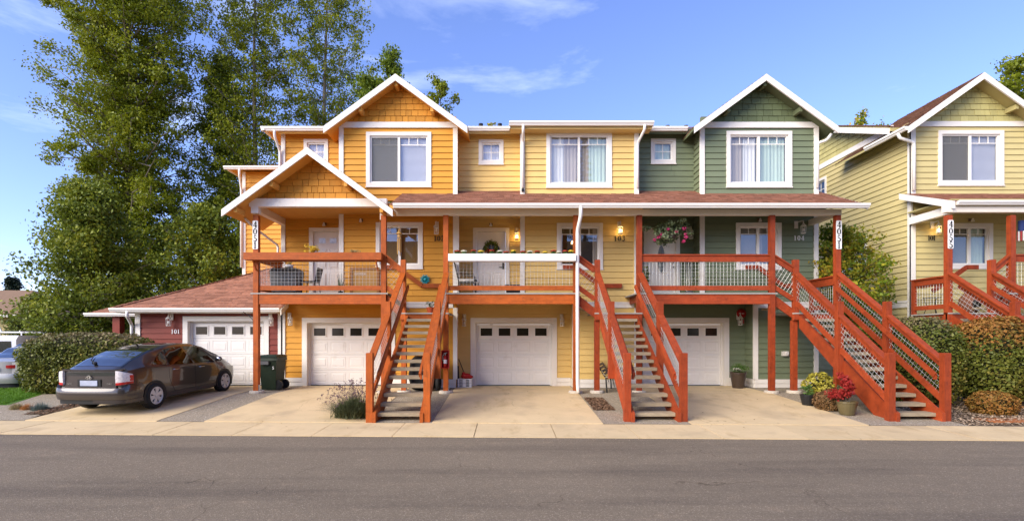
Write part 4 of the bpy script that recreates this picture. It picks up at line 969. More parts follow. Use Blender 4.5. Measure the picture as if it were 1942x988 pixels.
k5 = deck('red timber deck of pale house at right edge of picture', 14.18, 17.9, 'stain_red', (14.25, 17.85))
# ------------------------------------------------------------------ numerals and lettering
def ribbon(mb, pts, ws, y, th=.006):
    P = [Vector((p[0], 0, p[1])) for p in pts]; n = len(P); l, r = [], []
    for i in range(n):
        d = (P[min(i+1, n-1)]-P[max(i-1, 0)]).normalized(); nn = Vector((-d.z, 0, d.x)); w = ws[i]/2
        l.append(P[i]+nn*w); r.append(P[i]-nn*w)
    o = len(mb.v)
    for a, b in zip(l, r):
        for q in (a, b):
            mb.v.append((q.x, y-th, q.z)); mb.v.append((q.x, y, q.z))
    for i in range(n-1):
        a = o+4*i; b = a+4
        mb.f += [(a, a+2, b+2, b), (a+1, a, b, b+1), (a+2, a+3, b+3, b+2)]
    mb.f += [(o, o+1, o+3, o+2), (o+4*n-4, o+4*n-2, o+4*n-1, o+4*n-3)]
def arc(cx, cz, rx, rz, a0, a1, n=12): return [(cx+rx*math.cos(math.radians(a0+(a1-a0)*k/n)), cz+rz*math.sin(math.radians(a0+(a1-a0)*k/n))) for k in range(n+1)]
def digit(mb, ch, x, z, hh, y):                   # old-style numerals with thick and thin strokes
    T, t = .17, .065
    def R(pts, ws): ribbon(mb, [(x+p[0]*hh, z+p[1]*hh) for p in pts], [w*hh for w in ws], y)
    if ch == '0':
        P = arc(.28, .5, .22, .44, 0, 360, 28); R(P, [t+(T-t)*abs(math.cos(math.radians(360*k/28))) for k in range(29)])
    elif ch == '1':
        R([(.28, .0), (.28, 1.0)], [T, T]); R([(.12, .03), (.44, .03)], [t, t]); R([(.29, .97), (.18, .9), (.10, .84)], [t*1.4, t, t*.6])
    elif ch == '2':
        R(arc(.28, .72, .19, .23, 165, -35)+[(.2, .2), (.08, .07)], [.10]+[t+(T-t)*min(1, k/7) for k in range(12)]+[t*1.3, t]); R([(.06, .06), (.3, .09), (.52, .06)], [t, .11, .11])
    elif ch == '3':
        R(arc(.26, .74, .19, .21, 160, -80), [.09]+[t+(T-t)*max(0, math.sin(math.pi*k/12)) for k in range(1, 13)]); R(arc(.26, .29, .22, .25, 85, -165), [t+(T-t)*max(0, math.sin(math.pi*k/12)) for k in range(13)])
    elif ch == '4':
        R([(.40, 0), (.40, 1.0)], [T, T]); R([(.40, .98), (.04, .32)], [t, t]); R([(.02, .30), (.60, .30)], [.09, .09]); R([(.25, .03), (.55, .03)], [t, t])
    elif ch == '5':
        R([(.14, .93), (.50, .93)], [.13, .11]); R([(.14, .95), (.12, .55)], [t, t]); R(arc(.25, .31, .23, .27, 120, -160, 14), [t+(T-t)*max(0, math.sin(math.pi*k/14)) for k in range(15)])
def digit_objs(h, txt, x, z, hh, y, m, step, vertical=False):
    for i, ch in enumerate(txt):
        mb = MB(); digit(mb, ch, x if vertical else x+i*step, z-i*step if vertical else z, hh, y); mb.build('numeral', m, h)
def post_sign(label, txt, x, zt, y):
    w, hh = .15, .80; h = thing('number_sign', label, 'sign', (x, y, zt-hh)); n = 6; pts = []
    for cx, cz, a0 in ((x+w/2-.03, zt-.03, 0), (x-w/2+.03, zt-.03, 90), (x-w/2+.03, zt-hh+.03, 180), (x+w/2-.03, zt-hh+.03, 270)):
        pts += [(cx+.03*math.cos(math.radians(a0+90*k/n)), cz+.03*math.sin(math.radians(a0+90*k/n))) for k in range(n+1)]
    mb = MB(); mb.prism([(a, y, b) for a, b in pts], (0, .018, 0)); mb.build('sign_plate', 'letter_white', h)
    digit_objs(h, txt, x-.054, zt-.205, .180, y-.001, 'letter_dark', .192, True)
def house_no(label, txt, px, py, Y, hh, m, step):
    x, z = PX(px, Y), PZ(py, Y); h = thing('house_number', label, 'house number', (x, Y-.05, z)); digit_objs(h, txt, x, z, hh, Y-.04, m, step)
post_sign('white plate reading 4051 down the tall post of the orange porch', '4051', -7.04, PZ(420, 14.38), 14.36)
post_sign('white plate reading 4051 down the tall post at the green corner', '4051', 9.338, PZ(420, 14.38), 14.36)
post_sign('white plate reading 4055 down a post of the pale house', '4055', 12.475, PZ(419, 14.38), 14.36)
house_no('white numerals 101 on the dark red garage wall', '101', 326, 634, F0, .14, 'letter_white', .10)
house_no('dark numerals 102 on the orange porch wall', '102', 823, 459, F1, .16, 'letter_dark', .11)
house_no('dark numerals 103 beneath the lit lantern on yellow wall', '103', 1164, 459, F1, .16, 'letter_dark', .12)
house_no('white numerals 104 on the dark green porch wall', '104', 1504, 458, F1, .15, 'letter_white', .115)
house_no('dark numerals 101 under the lit lantern of pale house', '101', 1757, 458, Y5, .16, 'letter_dark', .085)
# ------------------------------------------------------------------ wall lanterns
def lantern(label, px, py, Y, m='lantern_white', lit=False, turn=0, s=1.0):
    x, z = PX(px, Y), PZ(py, Y); yw = Y-.03; h = thing('wall_lantern', label, 'lamp', (x, yw, z), 'coach lanterns on the walls')
    yc_ = yw-.16*s; xc = x+turn*.09
    MB().box(x-.055-turn*.06, x+.055-turn*.06, yw-.018, yw, z+.08*s, z+.30*s).build('back_plate', 'white_trim' if m == 'lantern_white' else m, h)
    mb = MB(); mb.tube([(x-turn*.06, yw-.02, z+.19*s), (x-turn*.03, yw-.07, z+.27*s), (xc, yc_, z+.28*s), (xc, yc_, z+.20*s)], .012*s, 6); mb.build('bracket', m, h)
    mb = MB(); mb.lathe([(.012, .25*s), (.02, .235*s), (.015, .21*s), (.075*s, .13*s), (.085*s, .125*s), (.085*s, .112*s), (.0, .111*s)][::-1], (xc, yc_, z), 8); mb.build('roof_cap', m, h)
    mb = MB()
    for k in range(6):
        a = 2*math.pi*(k+.5)/6; mb.tube([(xc+.062*s*math.cos(a), yc_+.062*s*math.sin(a), z-.09*s), (xc+.07*s*math.cos(a), yc_+.07*s*math.sin(a), z+.112*s)], .007*s, 4)
    mb.lathe([(.0, -.115*s), (.06*s, -.112*s), (.072*s, -.1*s), (.072*s, -.088*s), (.0, -.087*s)], (xc, yc_, z), 8); mb.build('cage', m, h)
    mb = MB(); mb.sphere((xc, yc_, z+.0), .032*s, 8, 6, (1, 1, 1.6)); mb.build('bulb', 'bulb' if lit else 'bulb_off', h)
    if lit:
        ld = bpy.data.lights.new('lantern_light', 'POINT'); ld.energy = 2.6; ld.color = (1, .62, .24); ld.shadow_soft_size = .04
        lo = bpy.data.objects.new('lantern_light', ld); COL.objects.link(lo); lo.parent = h; lo.location = (xc-x, yc_-yw-.01, -.02+.0)
    return h
lantern('white coach lantern on the dark red wall left of its garage door', 327, 613, F0)
lantern('white coach lantern on the narrow red strip right of red garage door', 516, 613, F0, turn=.6)
lantern('white coach lantern on orange wall left of the orange garage door', 552, 612, F0, turn=.6)
lantern('white coach lantern above the number 102 on the orange porch', 829, 441, F1)
lantern('lit coach lantern beside the door with the wreath', 980, 452, F0, lit=True)
lantern('lit amber coach lantern above the number 103', 1174, 441, F1, lit=True)
lantern('small coach lantern on yellow wall left of middle garage door', 881, 614, F0, 'lantern_white', s=.95)
lantern('small coach lantern on yellow wall right of middle garage door', 1065, 614, F0, 'lantern_white', s=.95)
lantern('white coach lantern behind the hanging basket on the green porch', 1305, 450, F0-.0, turn=.3)
lantern('white coach lantern above the number 104 on green wall', 1512, 440, F1, turn=.9)
lantern('white coach lantern beside the red fire bell under the green deck', 1399, 612, F0)
lantern('lit white coach lantern above number 101 on the pale house', 1768, 440, Y5, lit=True, turn=.5)

def spot(label, px, py, Y):
    x, z = PX(px, Y), PZ(py, Y); h = thing('porch_spotlight', label, 'lamp', (x, Y-.03, z), 'small porch spotlights')
    MB().box(x-.05, x+.05, Y-.07, Y-.03, z-.04, z+.04).build('base', 'lantern_bronze', h); MB().lathe([(.02, .05), (.035, .0), (.05, -.05), (.0, -.045)][::-1], (x, Y-.13, z-.02), 10).build('head', 'lantern_white', h)
spot('small spotlight above the orange house door', 617, 427, F0); spot('small spotlight on orange wall left of its deck window', 686, 420, F1); spot('small spotlight above the fan-light door with the wreath', 931, 428, F0)
spot('small spotlight above the green deck window', 1438, 419, F1); spot('small spotlight above the porch window of pale house', 1838, 419, Y5)
# ------------------------------------------------------------------ vehicles
def lerp_tab(tab, x):
    if x <= tab[0][0]: return tab[0][1]
    for (a, p), (b, q) in zip(tab[:-1], tab[1:]):
        if x <= b:
            t = (x-a)/(b-a); t = t*t*(3-2*t)*.35+t*.65; return p+(q-p)*t
    return tab[-1][1]
class CarShape:
    def __init__(s, top, belt, wb, wm, wr, bot, y0, y1): s.top, s.belt, s.wb, s.wm, s.wr, s.bot, s.y0, s.y1 = top, belt, wb, wm, wr, bot, y0, y1
    def section(s, y):
        T = lerp_tab; zt, zb, b, m, r, bo = T(s.top, y), T(s.belt, y), T(s.wb, y), T(s.wm, y), T(s.wr, y), T(s.bot, y)
        zb = min(zb, zt-.035)
        return [(0, bo), (m-.09, bo), (m-.035, bo+.05), (m-.012, bo+.14), (m, .5 if zb > .62 else (bo+zb)/2), (m-.004, min(.70, zb-.06)), (b+.008, zb-.035), (b, zb), (r, zt-.05), (r-.055, zt-.018), (r*.5, zt-.004), (0, zt)]
    def pt(s, y, v):                              # v in [0,11]
        P = s.section(y); i = min(int(v), 10); f = v-i; return (P[i][0]+(P[i+1][0]-P[i][0])*f, y, P[i][1]+(P[i+1][1]-P[i][1])*f)
def car_body(h, cs, m, hole=()):
    ys = list(np.linspace(cs.y0, cs.y1, 64)); vs = []
    seg = [0, 1, 1.5, 2, 2.5, 3, 3.5, 4, 4.5, 5, 5.5, 6, 6.5, 7, 7.5, 8, 8.5, 9, 9.5, 10, 10.5, 11]
    mb = MB(); n = len(seg)
    for y in ys:
        row = [cs.pt(y, v) for v in seg]; full = row+[(-p[0], p[1], p[2]) for p in row[-2:0:-1]]; mb.v += full
    k = 2*n-2
    for i in range(len(ys)-1):
        for j in range(k):
            a = i*k+j; b = i*k+(j+1) % k
            mb.f.append((a, a+k, b+k, b))
    mb.f.append(tuple(range(k))); mb.f.append(tuple(range((len(ys)-1)*k, len(ys)*k))[::-1])
    o = mb.build('body', m, h, smooth=True)
    try: o.data.set_sharp_from_angle(angle=math.radians(38))
    except Exception: pass
    return o
def side_patch(h, cs, side, quad, name, m, off=.006, n=10, k=5):   # quad: (y,v) corners
    mb = MB()
    for i in range(n+1):
        for j in range(k+1):
            a, b = i/n, j/k
            y = (quad[0][0]*(1-a)+quad[1][0]*a)*(1-b)+(quad[3][0]*(1-a)+quad[2][0]*a)*b; v = (quad[0][1]*(1-a)+quad[1][1]*a)*(1-b)+(quad[3][1]*(1-a)+quad[2][1]*a)*b
            p = cs.pt(y, v); q = cs.pt(y, min(11, v+.05)); d = Vector((q[0]-p[0], 0, q[2]-p[2])); nn = Vector((d.z, 0, -d.x)).normalized() if d.length > 0 else Vector((1, 0, 0))
            mb.v.append((side*(p[0]+nn.x*off), p[1], p[2]+nn.z*off))
    for i in range(n):
        for j in range(k):
            a = i*(k+1)+j; f = (a, a+k+1, a+k+2, a+1); mb.f.append(f if side > 0 else f[::-1])
    return mb.build(name, m, h, smooth=True)
def top_patch(h, cs, y0, y1, va, vb, name, m, off=.006, n=12, k=12):
    mb = MB()
    for i in range(n+1):
        y = y0+(y1-y0)*i/n
        for j in range(2*k+1):
            t = j/k; v = va+(vb-va)*(t if t <= 1 else 2-t); vv = va+(11-va)*(t if t <= 1 else 2-t); p = cs.pt(y, vv)
            mb.v.append(((p[0] if t <= 1 else -p[0]), p[1], p[2]+off))
    w = 2*k+1
    for i in range(n):
        for j in range(2*k): a = i*w+j; mb.f.append((a, a+w, a+w+1, a+1))
    return mb.build(name, m, h, smooth=True)
def bent(h, name, m, x0, x1, yf, z0f, z1f, n=24, th=.03, k=4, bulge=0, smooth=True):  # panel bent in plan: y = yf(x,z)
    mb = MB()
    for i in range(n+1):
        x = x0+(x1-x0)*i/n
        for j in range(k+1):
            z = z0f(x)+(z1f(x)-z0f(x))*j/k; mb.v.append((x, yf(x, z)-bulge*math.sin(math.pi*j/k), z))
    nb = len(mb.v); mb.v += [(v[0], v[1]+th, v[2]) for v in mb.v]
    for i in range(n):
        for j in range(k):
            a = i*(k+1)+j; mb.f.append((a, a+k+1, a+k+2, a+1))
        for j in (0, k):
            a = i*(k+1)+j; b = a+k+1; f = (a, nb+a, nb+b, b); mb.f.append(f if j == 0 else f[::-1])
    for i in (0, n):
        for j in range(k):
            a = i*(k+1)+j; f = (a, a+1, nb+a+1, nb+a); mb.f.append(f if i == 0 else f[::-1])
    o = mb.build(name, m, h, smooth=smooth)
    try: o.data.set_sharp_from_angle(angle=math.radians(40))
    except Exception: pass
    return o
def pathp(h, name, m, path, z0, z1, th=.05, k=5, bulge=0, sub=4):
    """panel following a plan path; z0/z1 may be functions of t in 0..1"""
    P = [Vector((p[0], p[1], 0)) for p in path]; Q = []
    for i in range(len(P)-1):
        a, b, c, d = P[max(i-1, 0)], P[i], P[i+1], P[min(i+2, len(P)-1)]
        for q in range(sub):
            t = q/sub; Q.append(.5*((2*b)+(c-a)*t+(2*a-5*b+4*c-d)*t*t+(3*b-a-3*c+d)*t**3))
    Q.append(P[-1]); n = len(Q); mb = MB(); Z0 = z0 if callable(z0) else (lambda t: z0); Z1 = z1 if callable(z1) else (lambda t: z1)
    for lay in (0, 1):
        for i in range(n):
            d = (Q[min(i+1, n-1)]-Q[max(i-1, 0)]).normalized(); nn = Vector((d.y, -d.x, 0))
            for j in range(k+1):
                b = bulge*math.sin(math.pi*j/k); p = Q[i]+nn*(b if lay == 0 else -th); mb.v.append((p.x, p.y, Z0(i/(n-1))+(Z1(i/(n-1))-Z0(i/(n-1)))*j/k))
    nb = n*(k+1)
    for i in range(n-1):
        for j in range(k): a = i*(k+1)+j; mb.f.append((a, a+k+1, a+k+2, a+1))
        for j in (0, k): a = i*(k+1)+j; b = a+k+1; f = (a, nb+a, nb+b, b); mb.f.append(f if j == 0 else f[::-1])
    for i in (0, n-1):
        for j in range(k): a = i*(k+1)+j; mb.f.append((a, a+1, nb+a+1, nb+a))
    o = mb.build(name, m, h, smooth=True)
    try: o.data.set_sharp_from_angle(angle=math.radians(40))
    except Exception: pass
    return o
def wheel(h, x, y, r, side, m='alloy', spokes=6):
    w = MB(); xo = x; s = side
    prof = [(r*.62, -.10), (r*.86, -.105), (r*.97, -.09), (r, -.05), (r, .05), (r*.97, .09), (r*.86, .105), (r*.66, .10)]
    w.lathe([(a, s*b) for a, b in prof], (xo-s*.10, y, r), 28, 'x', False); wh = w.build('wheel', 'tyre', h, smooth=True)
    mb = MB(); c = (xo-s*.10, y, r)
    mb.lathe([(r*.66, s*.06), (r*.68, s*.10), (r*.62, s*.106), (r*.58, s*.085), (r*.58, s*.02)], c, 28, 'x', False)
    for k in range(spokes):
        a = 2*math.pi*k/spokes+.3; d = Vector((0, math.cos(a), math.sin(a))); p = Vector(c)+Vector((s*.093, 0, 0))
        q0, q1 = p+d*.03, p+d*r*.6; t = Vector((0, -math.sin(a), math.cos(a)))
        mb.add([q0-t*.028, q0+t*.028, q1+t*.062, q1-t*.062, q0-t*.028-Vector((s*.04, 0, 0)), q0+t*.028-Vector((s*.04, 0, 0)), q1+t*.062-Vector((s*.04, 0, 0)), q1-t*.062-Vector((s*.04, 0, 0))], [(0, 1, 2, 3), (0, 4, 5, 1), (1, 5, 6, 2), (3, 2, 6, 7), (0, 3, 7, 4)])
    mb.lathe([(.0, s*.105), (.045, s*.10), (.05, s*.06)], c, 14, 'x'); mb.build('rim', m, wh)
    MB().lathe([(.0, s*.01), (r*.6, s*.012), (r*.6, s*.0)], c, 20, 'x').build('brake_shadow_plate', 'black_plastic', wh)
def arch_shade(h, cs, y, side, r=.365):  # black disc over the body, painted shade of the wheel-well gap
    mb = MB(); n = 26; pts = []
    for k in range(n+1):
        a = math.radians(-22+224*k/n); yy = y+r*math.cos(a); zz = .31+r*math.sin(a); pts.append((yy, zz))
    xm = lerp_tab(cs.wm, y)+.0015
    mb.prism([(side*(xm-.14), a, b) for a, b in pts], (side*.1415, 0, 0)); mb.build('arch_shade_disc', 'black_plastic', h)
def ellipse_ring(mb, cx, y, cz, rx, rz, r, n=22): mb.tube([(cx+rx*math.cos(2*math.pi*k/n), y, cz+rz*math.sin(2*math.pi*k/n)) for k in range(n+2)], r, 5, False)
def text_mesh(name, txt, size, m, parent, loc, rot=(math.pi/2, 0, 0), ext=.002):
    c = bpy.data.curves.new(name, 'FONT'); c.body = txt; c.size = size; c.extrude = ext; c.align_x = 'CENTER'; c.resolution_u = 3
    o = bpy.data.objects.new(name, c); COL.objects.link(o); bpy.context.view_layer.update()
    me = bpy.data.meshes.new_from_object(o.evaluated_get(bpy.context.evaluated_depsgraph_get())); bpy.data.objects.remove(o); bpy.data.curves.remove(c)
    me.materials.clear(); me.materials.append(M[m]); ob = link(name, me, parent); ob.location = loc; ob.rotation_euler = rot; return ob
pm('paint_brown', (.050, .041, .037), .28, .03, 2, metal=.45, coat=.9); pm('paint_silver', (.40, .385, .36), .35, .03, 2, metal=.3, coat=.4); pm('paint_white', (.75, .75, .74), .3, .03, 2, coat=.6)
pm('lamp_clear', (.62, .58, .57), .18, .35, 26, spec=.6); pm('lamp_red', (.42, .012, .012), .18, .15, 20, spec=.6, coat=.5); pm('plate_blur', (.34, .37, .46), .5, .25, 5)
pm('seat_cloth', (.09, .085, .08), .9, .1, 6); pm('orange_plastic', (.75, .16, .03), .5, .1, 5)
# hatchback on the left driveway
cs = CarShape(top=[(-2.16, 1.01), (-2.0, 1.075), (-1.6, 1.235), (-1.1, 1.385), (-.5, 1.475), (-.05, 1.49), (.35, 1.465), (.75, 1.36), (1.2, 1.15), (1.55, .985), (1.9, .86), (2.12, .735), (2.24, .58)],
              belt=[(-2.16, .96), (-1.6, 1.02), (-.8, .965), (.2, .915), (.95, .895), (1.4, .885), (1.8, .80), (2.12, .66), (2.24, .52)],
              wb=[(-2.16, .665), (-2.08, .735), (-1.9, .775), (-1.4, .83), (0, .845), (1, .825), (1.5, .785), (1.95, .68), (2.15, .56), (2.24, .44)],
              wm=[(-2.16, .70), (-2.08, .775), (-1.9, .828), (-1.35, .862), (0, .86), (1.35, .862), (1.85, .81), (2.1, .69), (2.24, .50)],
              wr=[(-2.16, .62), (-1.7, .60), (-1.0, .575), (0, .58), (.7, .60), (1.2, .675), (1.5, .72), (1.95, .62), (2.24, .36)],
              bot=[(-2.16, .36), (-1.7, .24), (-1.0, .19), (1.0, .18), (1.8, .2), (2.24, .24)], y0=-2.16, y1=2.24)
car = thing('car', 'dark brown hatchback parked nose-in before the red garage', 'car')
bd = car_body(car, cs, 'paint_brown')
for s in (-1, 1):
    side_patch(car, cs, s, [(-.28, 7.06), (.36, 7.05), (.30, 7.90), (-.24, 7.93)][0:4], 'door_window', 'car_glass') if False else None
    side_patch(car, cs, s, [(-.80, 7.05), (.06, 7.05), (-.12, 7.93), (-.74, 7.92)], 'rear_door_window', 'car_glass')
    side_patch(car, cs, s, [(.13, 7.05), (1.06, 7.04), (.62, 7.92), (-.04, 7.93)], 'front_door_window', 'car_glass_green')
    side_patch(car, cs, s, [(-1.36, 7.16), (-.86, 7.06), (-.80, 7.86), (-1.02, 7.70)], 'quarter_window', 'car_glass')
    side_patch(car, cs, s, [(1.10, 7.04), (1.34, 7.06), (.98, 7.62), (.74, 7.86)], 'corner_window', 'black_plastic')
    for ya, ln in ((-.86, 1), (.10, 1), (1.06, 1)):   # door seams
        mb = MB(); P = []
        for v in np.linspace(2.2, 6.95, 12):
            yy = ya-(.30*max(0, (4.6-v)/2.6)*(-1) if ya < -.5 else 0)
            p = cs.pt(yy+(.0 if ya > -.5 else 0), v); P.append((s*(p[0]+.001), p[1], p[2]))
        mb.tube(P, .004, 4, False); mb.build('door_seam', 'black_plastic', car)
    for yh in (-.62, .36):
        p = cs.pt(yh, 5.8); mb = MB(); mb.tube([(s*(p[0]+.005), yh-.11, p[2]-.01), (s*(p[0]+.035), yh-.08, p[2]-.01), (s*(p[0]+.035), yh+.06, p[2]-.01), (s*(p[0]+.005), yh+.09, p[2]-.01)], .012, 6); mb.build('door_handle', 'chrome', car)
    mb = MB(); mb.sphere((s*.94, .98, .985), .085, 12, 8, (1.15, .7, .85)); mb.bar((s*.84, 1.0, .93), (s*.92, .99, .96), .05, .05); mb.build('wing_mirror', 'paint_brown', car, smooth=True)
    mb = MB(); mb.sphere((s*.945, .945, .985), .066, 12, 8, (1.15, .55, .85)); mb.build('mirror_glass', 'chrome', car, smooth=True)
    side_patch(car, cs, s, [(-.95, 2.15), (.98, 2.15), (.98, 2.9), (-.95, 2.9)], 'sill', 'paint_brown', off=.014)
    for y in (-1.35, 1.35): arch_shade(car, cs, y, s); wheel(car, s*.888, y, .31, s)
    # seats seen through the glass
for x in (-.36, .36):
    for y in (-.55, .35):
        MB().box(x-.22, x+.22, y-.09, y+.03, .5, 1.08).build('seat', 'seat_cloth', car); MB().sphere((x, y-.06, 1.19), .12, 8, 6, (1, .5, .8)).build('headrest', 'seat_cloth', car)
top_patch(car, cs, -1.93, -.72, 8.2, 11, 'rear_window', 'rear_glass') if False else None
pm('rear_glass', (.012, .013, .014), .03, .1, 3, spec=.9, coat=1.0)
top_patch(car, cs, -1.99, -.95, 8.6, 11, 'rear_window', 'rear_glass'); top_patch(car, cs, .55, 1.42, 8.55, 11, 'windscreen', 'car_glass')
yb_r = lambda x, z: -2.20+.05*(abs(x)/.8)**2.6+.06*(z-.62)
bent(car, 'tailgate', 'paint_brown', -.60, .60, lambda x, z: yb_r(x, z)-.012, lambda x: .60, lambda x: .965, th=.06)
bent(car, 'tailgate_glass', 'rear_glass', -.57, .57, lambda x, z: yb_r(x, z)-.019, lambda x: .875, lambda x: .955, th=.02)
bent(car, 'spoiler', 'paint_brown', -.665, .665, lambda x, z: -2.245+.09*(abs(x)/.75)**2.4, lambda x: .985, lambda x: 1.018, th=.26, k=2)
BP = [(-.872, -1.76), (-.868, -1.95), (-.835, -2.12), (-.74, -2.225), (-.5, -2.268), (0, -2.285), (.5, -2.268), (.74, -2.225), (.835, -2.12), (.868, -1.95), (.872, -1.76)]
pathp(car, 'rear_bumper', 'paint_brown', BP, .345, lambda t: .60+.07*min(1, abs(t-.5)/.30)**6, .1, 6, .025)
pathp(car, 'bumper_lower', 'black_plastic', [(p[0]*.96, p[1]+.03) for p in BP[1:-1]], .25, .345, .1, 2)
pathp(car, 'bumper_skirt', 'paint_brown', [(.12, -2.275), (.5, -2.262), (.74, -2.22), (.835, -2.12), (.868, -1.95), (.872, -1.74)], lambda t: .275-.02*t, .34, .06, 2)
for s in (-1, 1):
    TP = [(.615, -2.215), (.68, -2.205), (.75, -2.165), (.80, -2.07), (.83, -1.97)]; T3 = [(s*x_, y_) for x_, y_ in TP][::s]
    ft = (lambda t: t) if s > 0 else (lambda t: 1-t)
    lm = pathp(car, 'tail_lamp', 'lamp_clear', T3, lambda t: .672+.02*ft(t), lambda t: .985-.10*ft(t)**2, .1, 6, .008)
    pathp(lm, 'red_lens', 'lamp_red', [(x_*1.008, y_*1.003) for x_, y_ in T3], lambda t: .668+.02*ft(t), lambda t: .722+.02*ft(t), .03, 2)
    T4 = [(s*x_*1.01, y_*1.004) for x_, y_ in ((.806, -2.045), (.822, -2.0), (.832, -1.968))][::s]
    pathp(lm, 'red_lens', 'lamp_red', T4, .75, lambda t: .88, .03, 2)
mb = MB()
for c, rx, rz in (((0, .835), .062, .042), ((0, .835), .024, .041), ((0, .852), .046, .019)): ellipse_ring(mb, c[0], -2.222, c[1], rx, rz, .007)
mb.build('emblem', 'chrome', car)
bent(car, 'licence_plate', 'plate_blur', -.20, .20, lambda x, z: -2.236, lambda x: .655, lambda x: .775, n=2, th=.012, k=1)
bent(car, 'plate_recess', 'black_plastic', -.27, .27, lambda x, z: -2.222, lambda x: .635, lambda x: .80, n=2, th=.01, k=1)
text_mesh('badge', 'PRIUS', .045, 'chrome', car, (-.47, -2.212, .68)); text_mesh('badge', 'HYBRID', .036, 'chrome', car, (.46, -2.212, .69)); text_mesh('badge', 'HYBRID', .03, 'chrome', car, (.868, 1.30, .74), (math.pi/2, 0, math.pi/2))
mb = MB(); mb.tube([(-.10, -1.93, 1.14), (-.30, -1.82, 1.19), (-.46, -1.55, 1.28)], [.016, .012, .008], 5); mb.sphere((-.08, -1.95, 1.13), .04, 8, 5); mb.build('rear_wiper', 'black_plastic', car)
mb = MB(); mb.tube([(0, -.78, 1.44), (0, -.84, 1.50), (0, -.90, 1.53)], [.022, .014, .006], 6); mb.build('antenna', 'black_plastic', car)
mb = MB(); mb.tube([(-.45, -2.2, .28), (-.45, -1.9, .30)], .03, 8); mb.build('exhaust_pipe', 'chrome', car)
car.location = (-9.14, 13.63, .218); car.rotation_euler = (math.radians(2.6), 0, math.radians(-3.4))
# silver saloon, only its tail in the picture
cs2 = CarShape(top=[(-2.3, .98), (-2.1, 1.03), (-1.6, 1.07), (-1.2, 1.20), (-.7, 1.40), (-.2, 1.45), (.3, 1.43), (.8, 1.28), (1.3, 1.05), (1.9, .92), (2.2, .78), (2.35, .6)],
               belt=[(-2.3, .94), (-1.6, .99), (-.5, .95), (.9, .92), (1.5, .90), (2.1, .72), (2.35, .54)],
               wb=[(-2.3, .74), (-2, .82), (0, .86), (1.2, .85), (1.9, .74), (2.35, .5)], wm=[(-2.3, .78), (-2, .87), (0, .90), (1.5, .89), (2, .80), (2.35, .55)],
               wr=[(-2.3, .66), (-1.6, .68), (-1, .58), (0, .58), (.8, .62), (1.3, .74), (2, .64), (2.35, .4)], bot=[(-2.3, .34), (-1.5, .22), (1.5, .2), (2.35, .26)], y0=-2.3, y1=2.35)
def saloon(label, loc, rz, m):
    c = thing('car', label, 'car'); car_body(c, cs2, m)
    for s in (-1, 1):
        side_patch(c, cs2, s, [(-.95, 7.05), (.0, 7.05), (-.1, 7.93), (-.62, 7.92)], 'door_window', 'rear_glass'); side_patch(c, cs2, s, [(.06, 7.05), (1.1, 7.05), (.6, 7.92), (-.02, 7.93)], 'door_window', 'rear_glass')
        for y in (-1.4, 1.4): arch_shade(c, cs2, y, s); wheel(c, s*.90, y, .33, s)
        a, b = (.34, .80) if s > 0 else (-.80, -.34)
        bent(c, 'tail_lamp', 'lamp_red', a, b, lambda x, z: -2.36+.38*(abs(x)/.80)**5, lambda x: .80-.04*(abs(x)-.3), lambda x: .885+.04*(abs(x)-.3), n=14, th=.1, k=3)
    bent(c, 'boot_lid', m, -.62, .62, lambda x, z: -2.34+.20*(abs(x)/.8)**3, lambda x: .62, lambda x: .99, n=20, th=.08)
    bent(c, 'rear_bumper', m, -.90, .90, lambda x, z: -2.42+.60*(abs(x)/.9)**7+.05*(abs(x)/.9)**2, lambda x: .34, lambda x: .64, n=50, th=.12, k=6, bulge=.03)
    bent(c, 'bumper_lower', 'black_plastic', -.84, .84, lambda x, z: -2.36+.42*(abs(x)/.86)**6, lambda x: .22, lambda x: .34, n=30, th=.1, k=2)
    bent(c, 'licence_plate', 'plate_blur', -.17, .17, lambda x, z: -2.375, lambda x: .70, lambda x: .82, n=2, th=.012, k=1)
    top_patch(c, cs2, -1.55, -.75, 8.6, 11, 'rear_window', 'rear_glass'); c.location = loc; c.rotation_euler = (0, 0, rz); return c
saloon('silver saloon cut off by left picture edge, its red tail lamp showing', (-15.95, 17.6, .12), math.radians(14), 'paint_silver')
saloon('silver car behind the nearer saloon, only its roof showing', (-19.6, 21.8, .2), math.radians(14), 'paint_silver')
# white van with a roof rack behind the hedge
van = thing('van', 'white van with a ladder rack behind the clipped left hedge', 'van')
P = [(-2.4, .45), (-2.4, 1.75), (-2.25, 1.92), (1.0, 1.92), (1.6, 1.25), (2.4, 1.1), (2.5, .45)]
mb = MB(); mb.prism([(-.9, a, b) for a, b in P], (1.8, 0, 0)); mb.build('body', 'paint_white', van)
for s in (-1, 1):
    mb = MB(); mb.prism([(s*.902, .2, 1.25), (s*.902, 1.45, 1.25), (s*.902, 1.0, 1.75), (s*.902, .2, 1.75)], (s*.006, 0, 0)); mb.build('door_window', 'rear_glass', van)
    for y in (-1.5, 1.6): wheel(van, s*.92, y, .34, s)
mb = MB(); mb.prism([(-.75, -2.402, 1.2), (.75, -2.402, 1.2), (.72, -2.402, 1.68), (-.72, -2.402, 1.68)], (0, -.006, 0)); mb.build('rear_window', 'rear_glass', van)
mb = MB()
for y in (-2.0, -.6, .8): mb.bar((-.95, y, 2.06), (.95, y, 2.06), .05, .05); mb.bar((-.85, y, 1.9), (-.85, y, 2.06), .04, .04); mb.bar((.85, y, 1.9), (.85, y, 2.06), .04, .04)
for x in (-.9, .9): mb.bar((x, -2.2, 2.1), (x, 1.1, 2.1), .05, .05)
mb.build('roof_rack', 'paint_white', van)
mb = MB()
for y in (-1.2, 1.0): mb.prism([(-.62, y, 2.08), (-.38, y, 2.08), (-.47, y, 2.32), (-.53, y, 2.32)], (0, .06, 0))
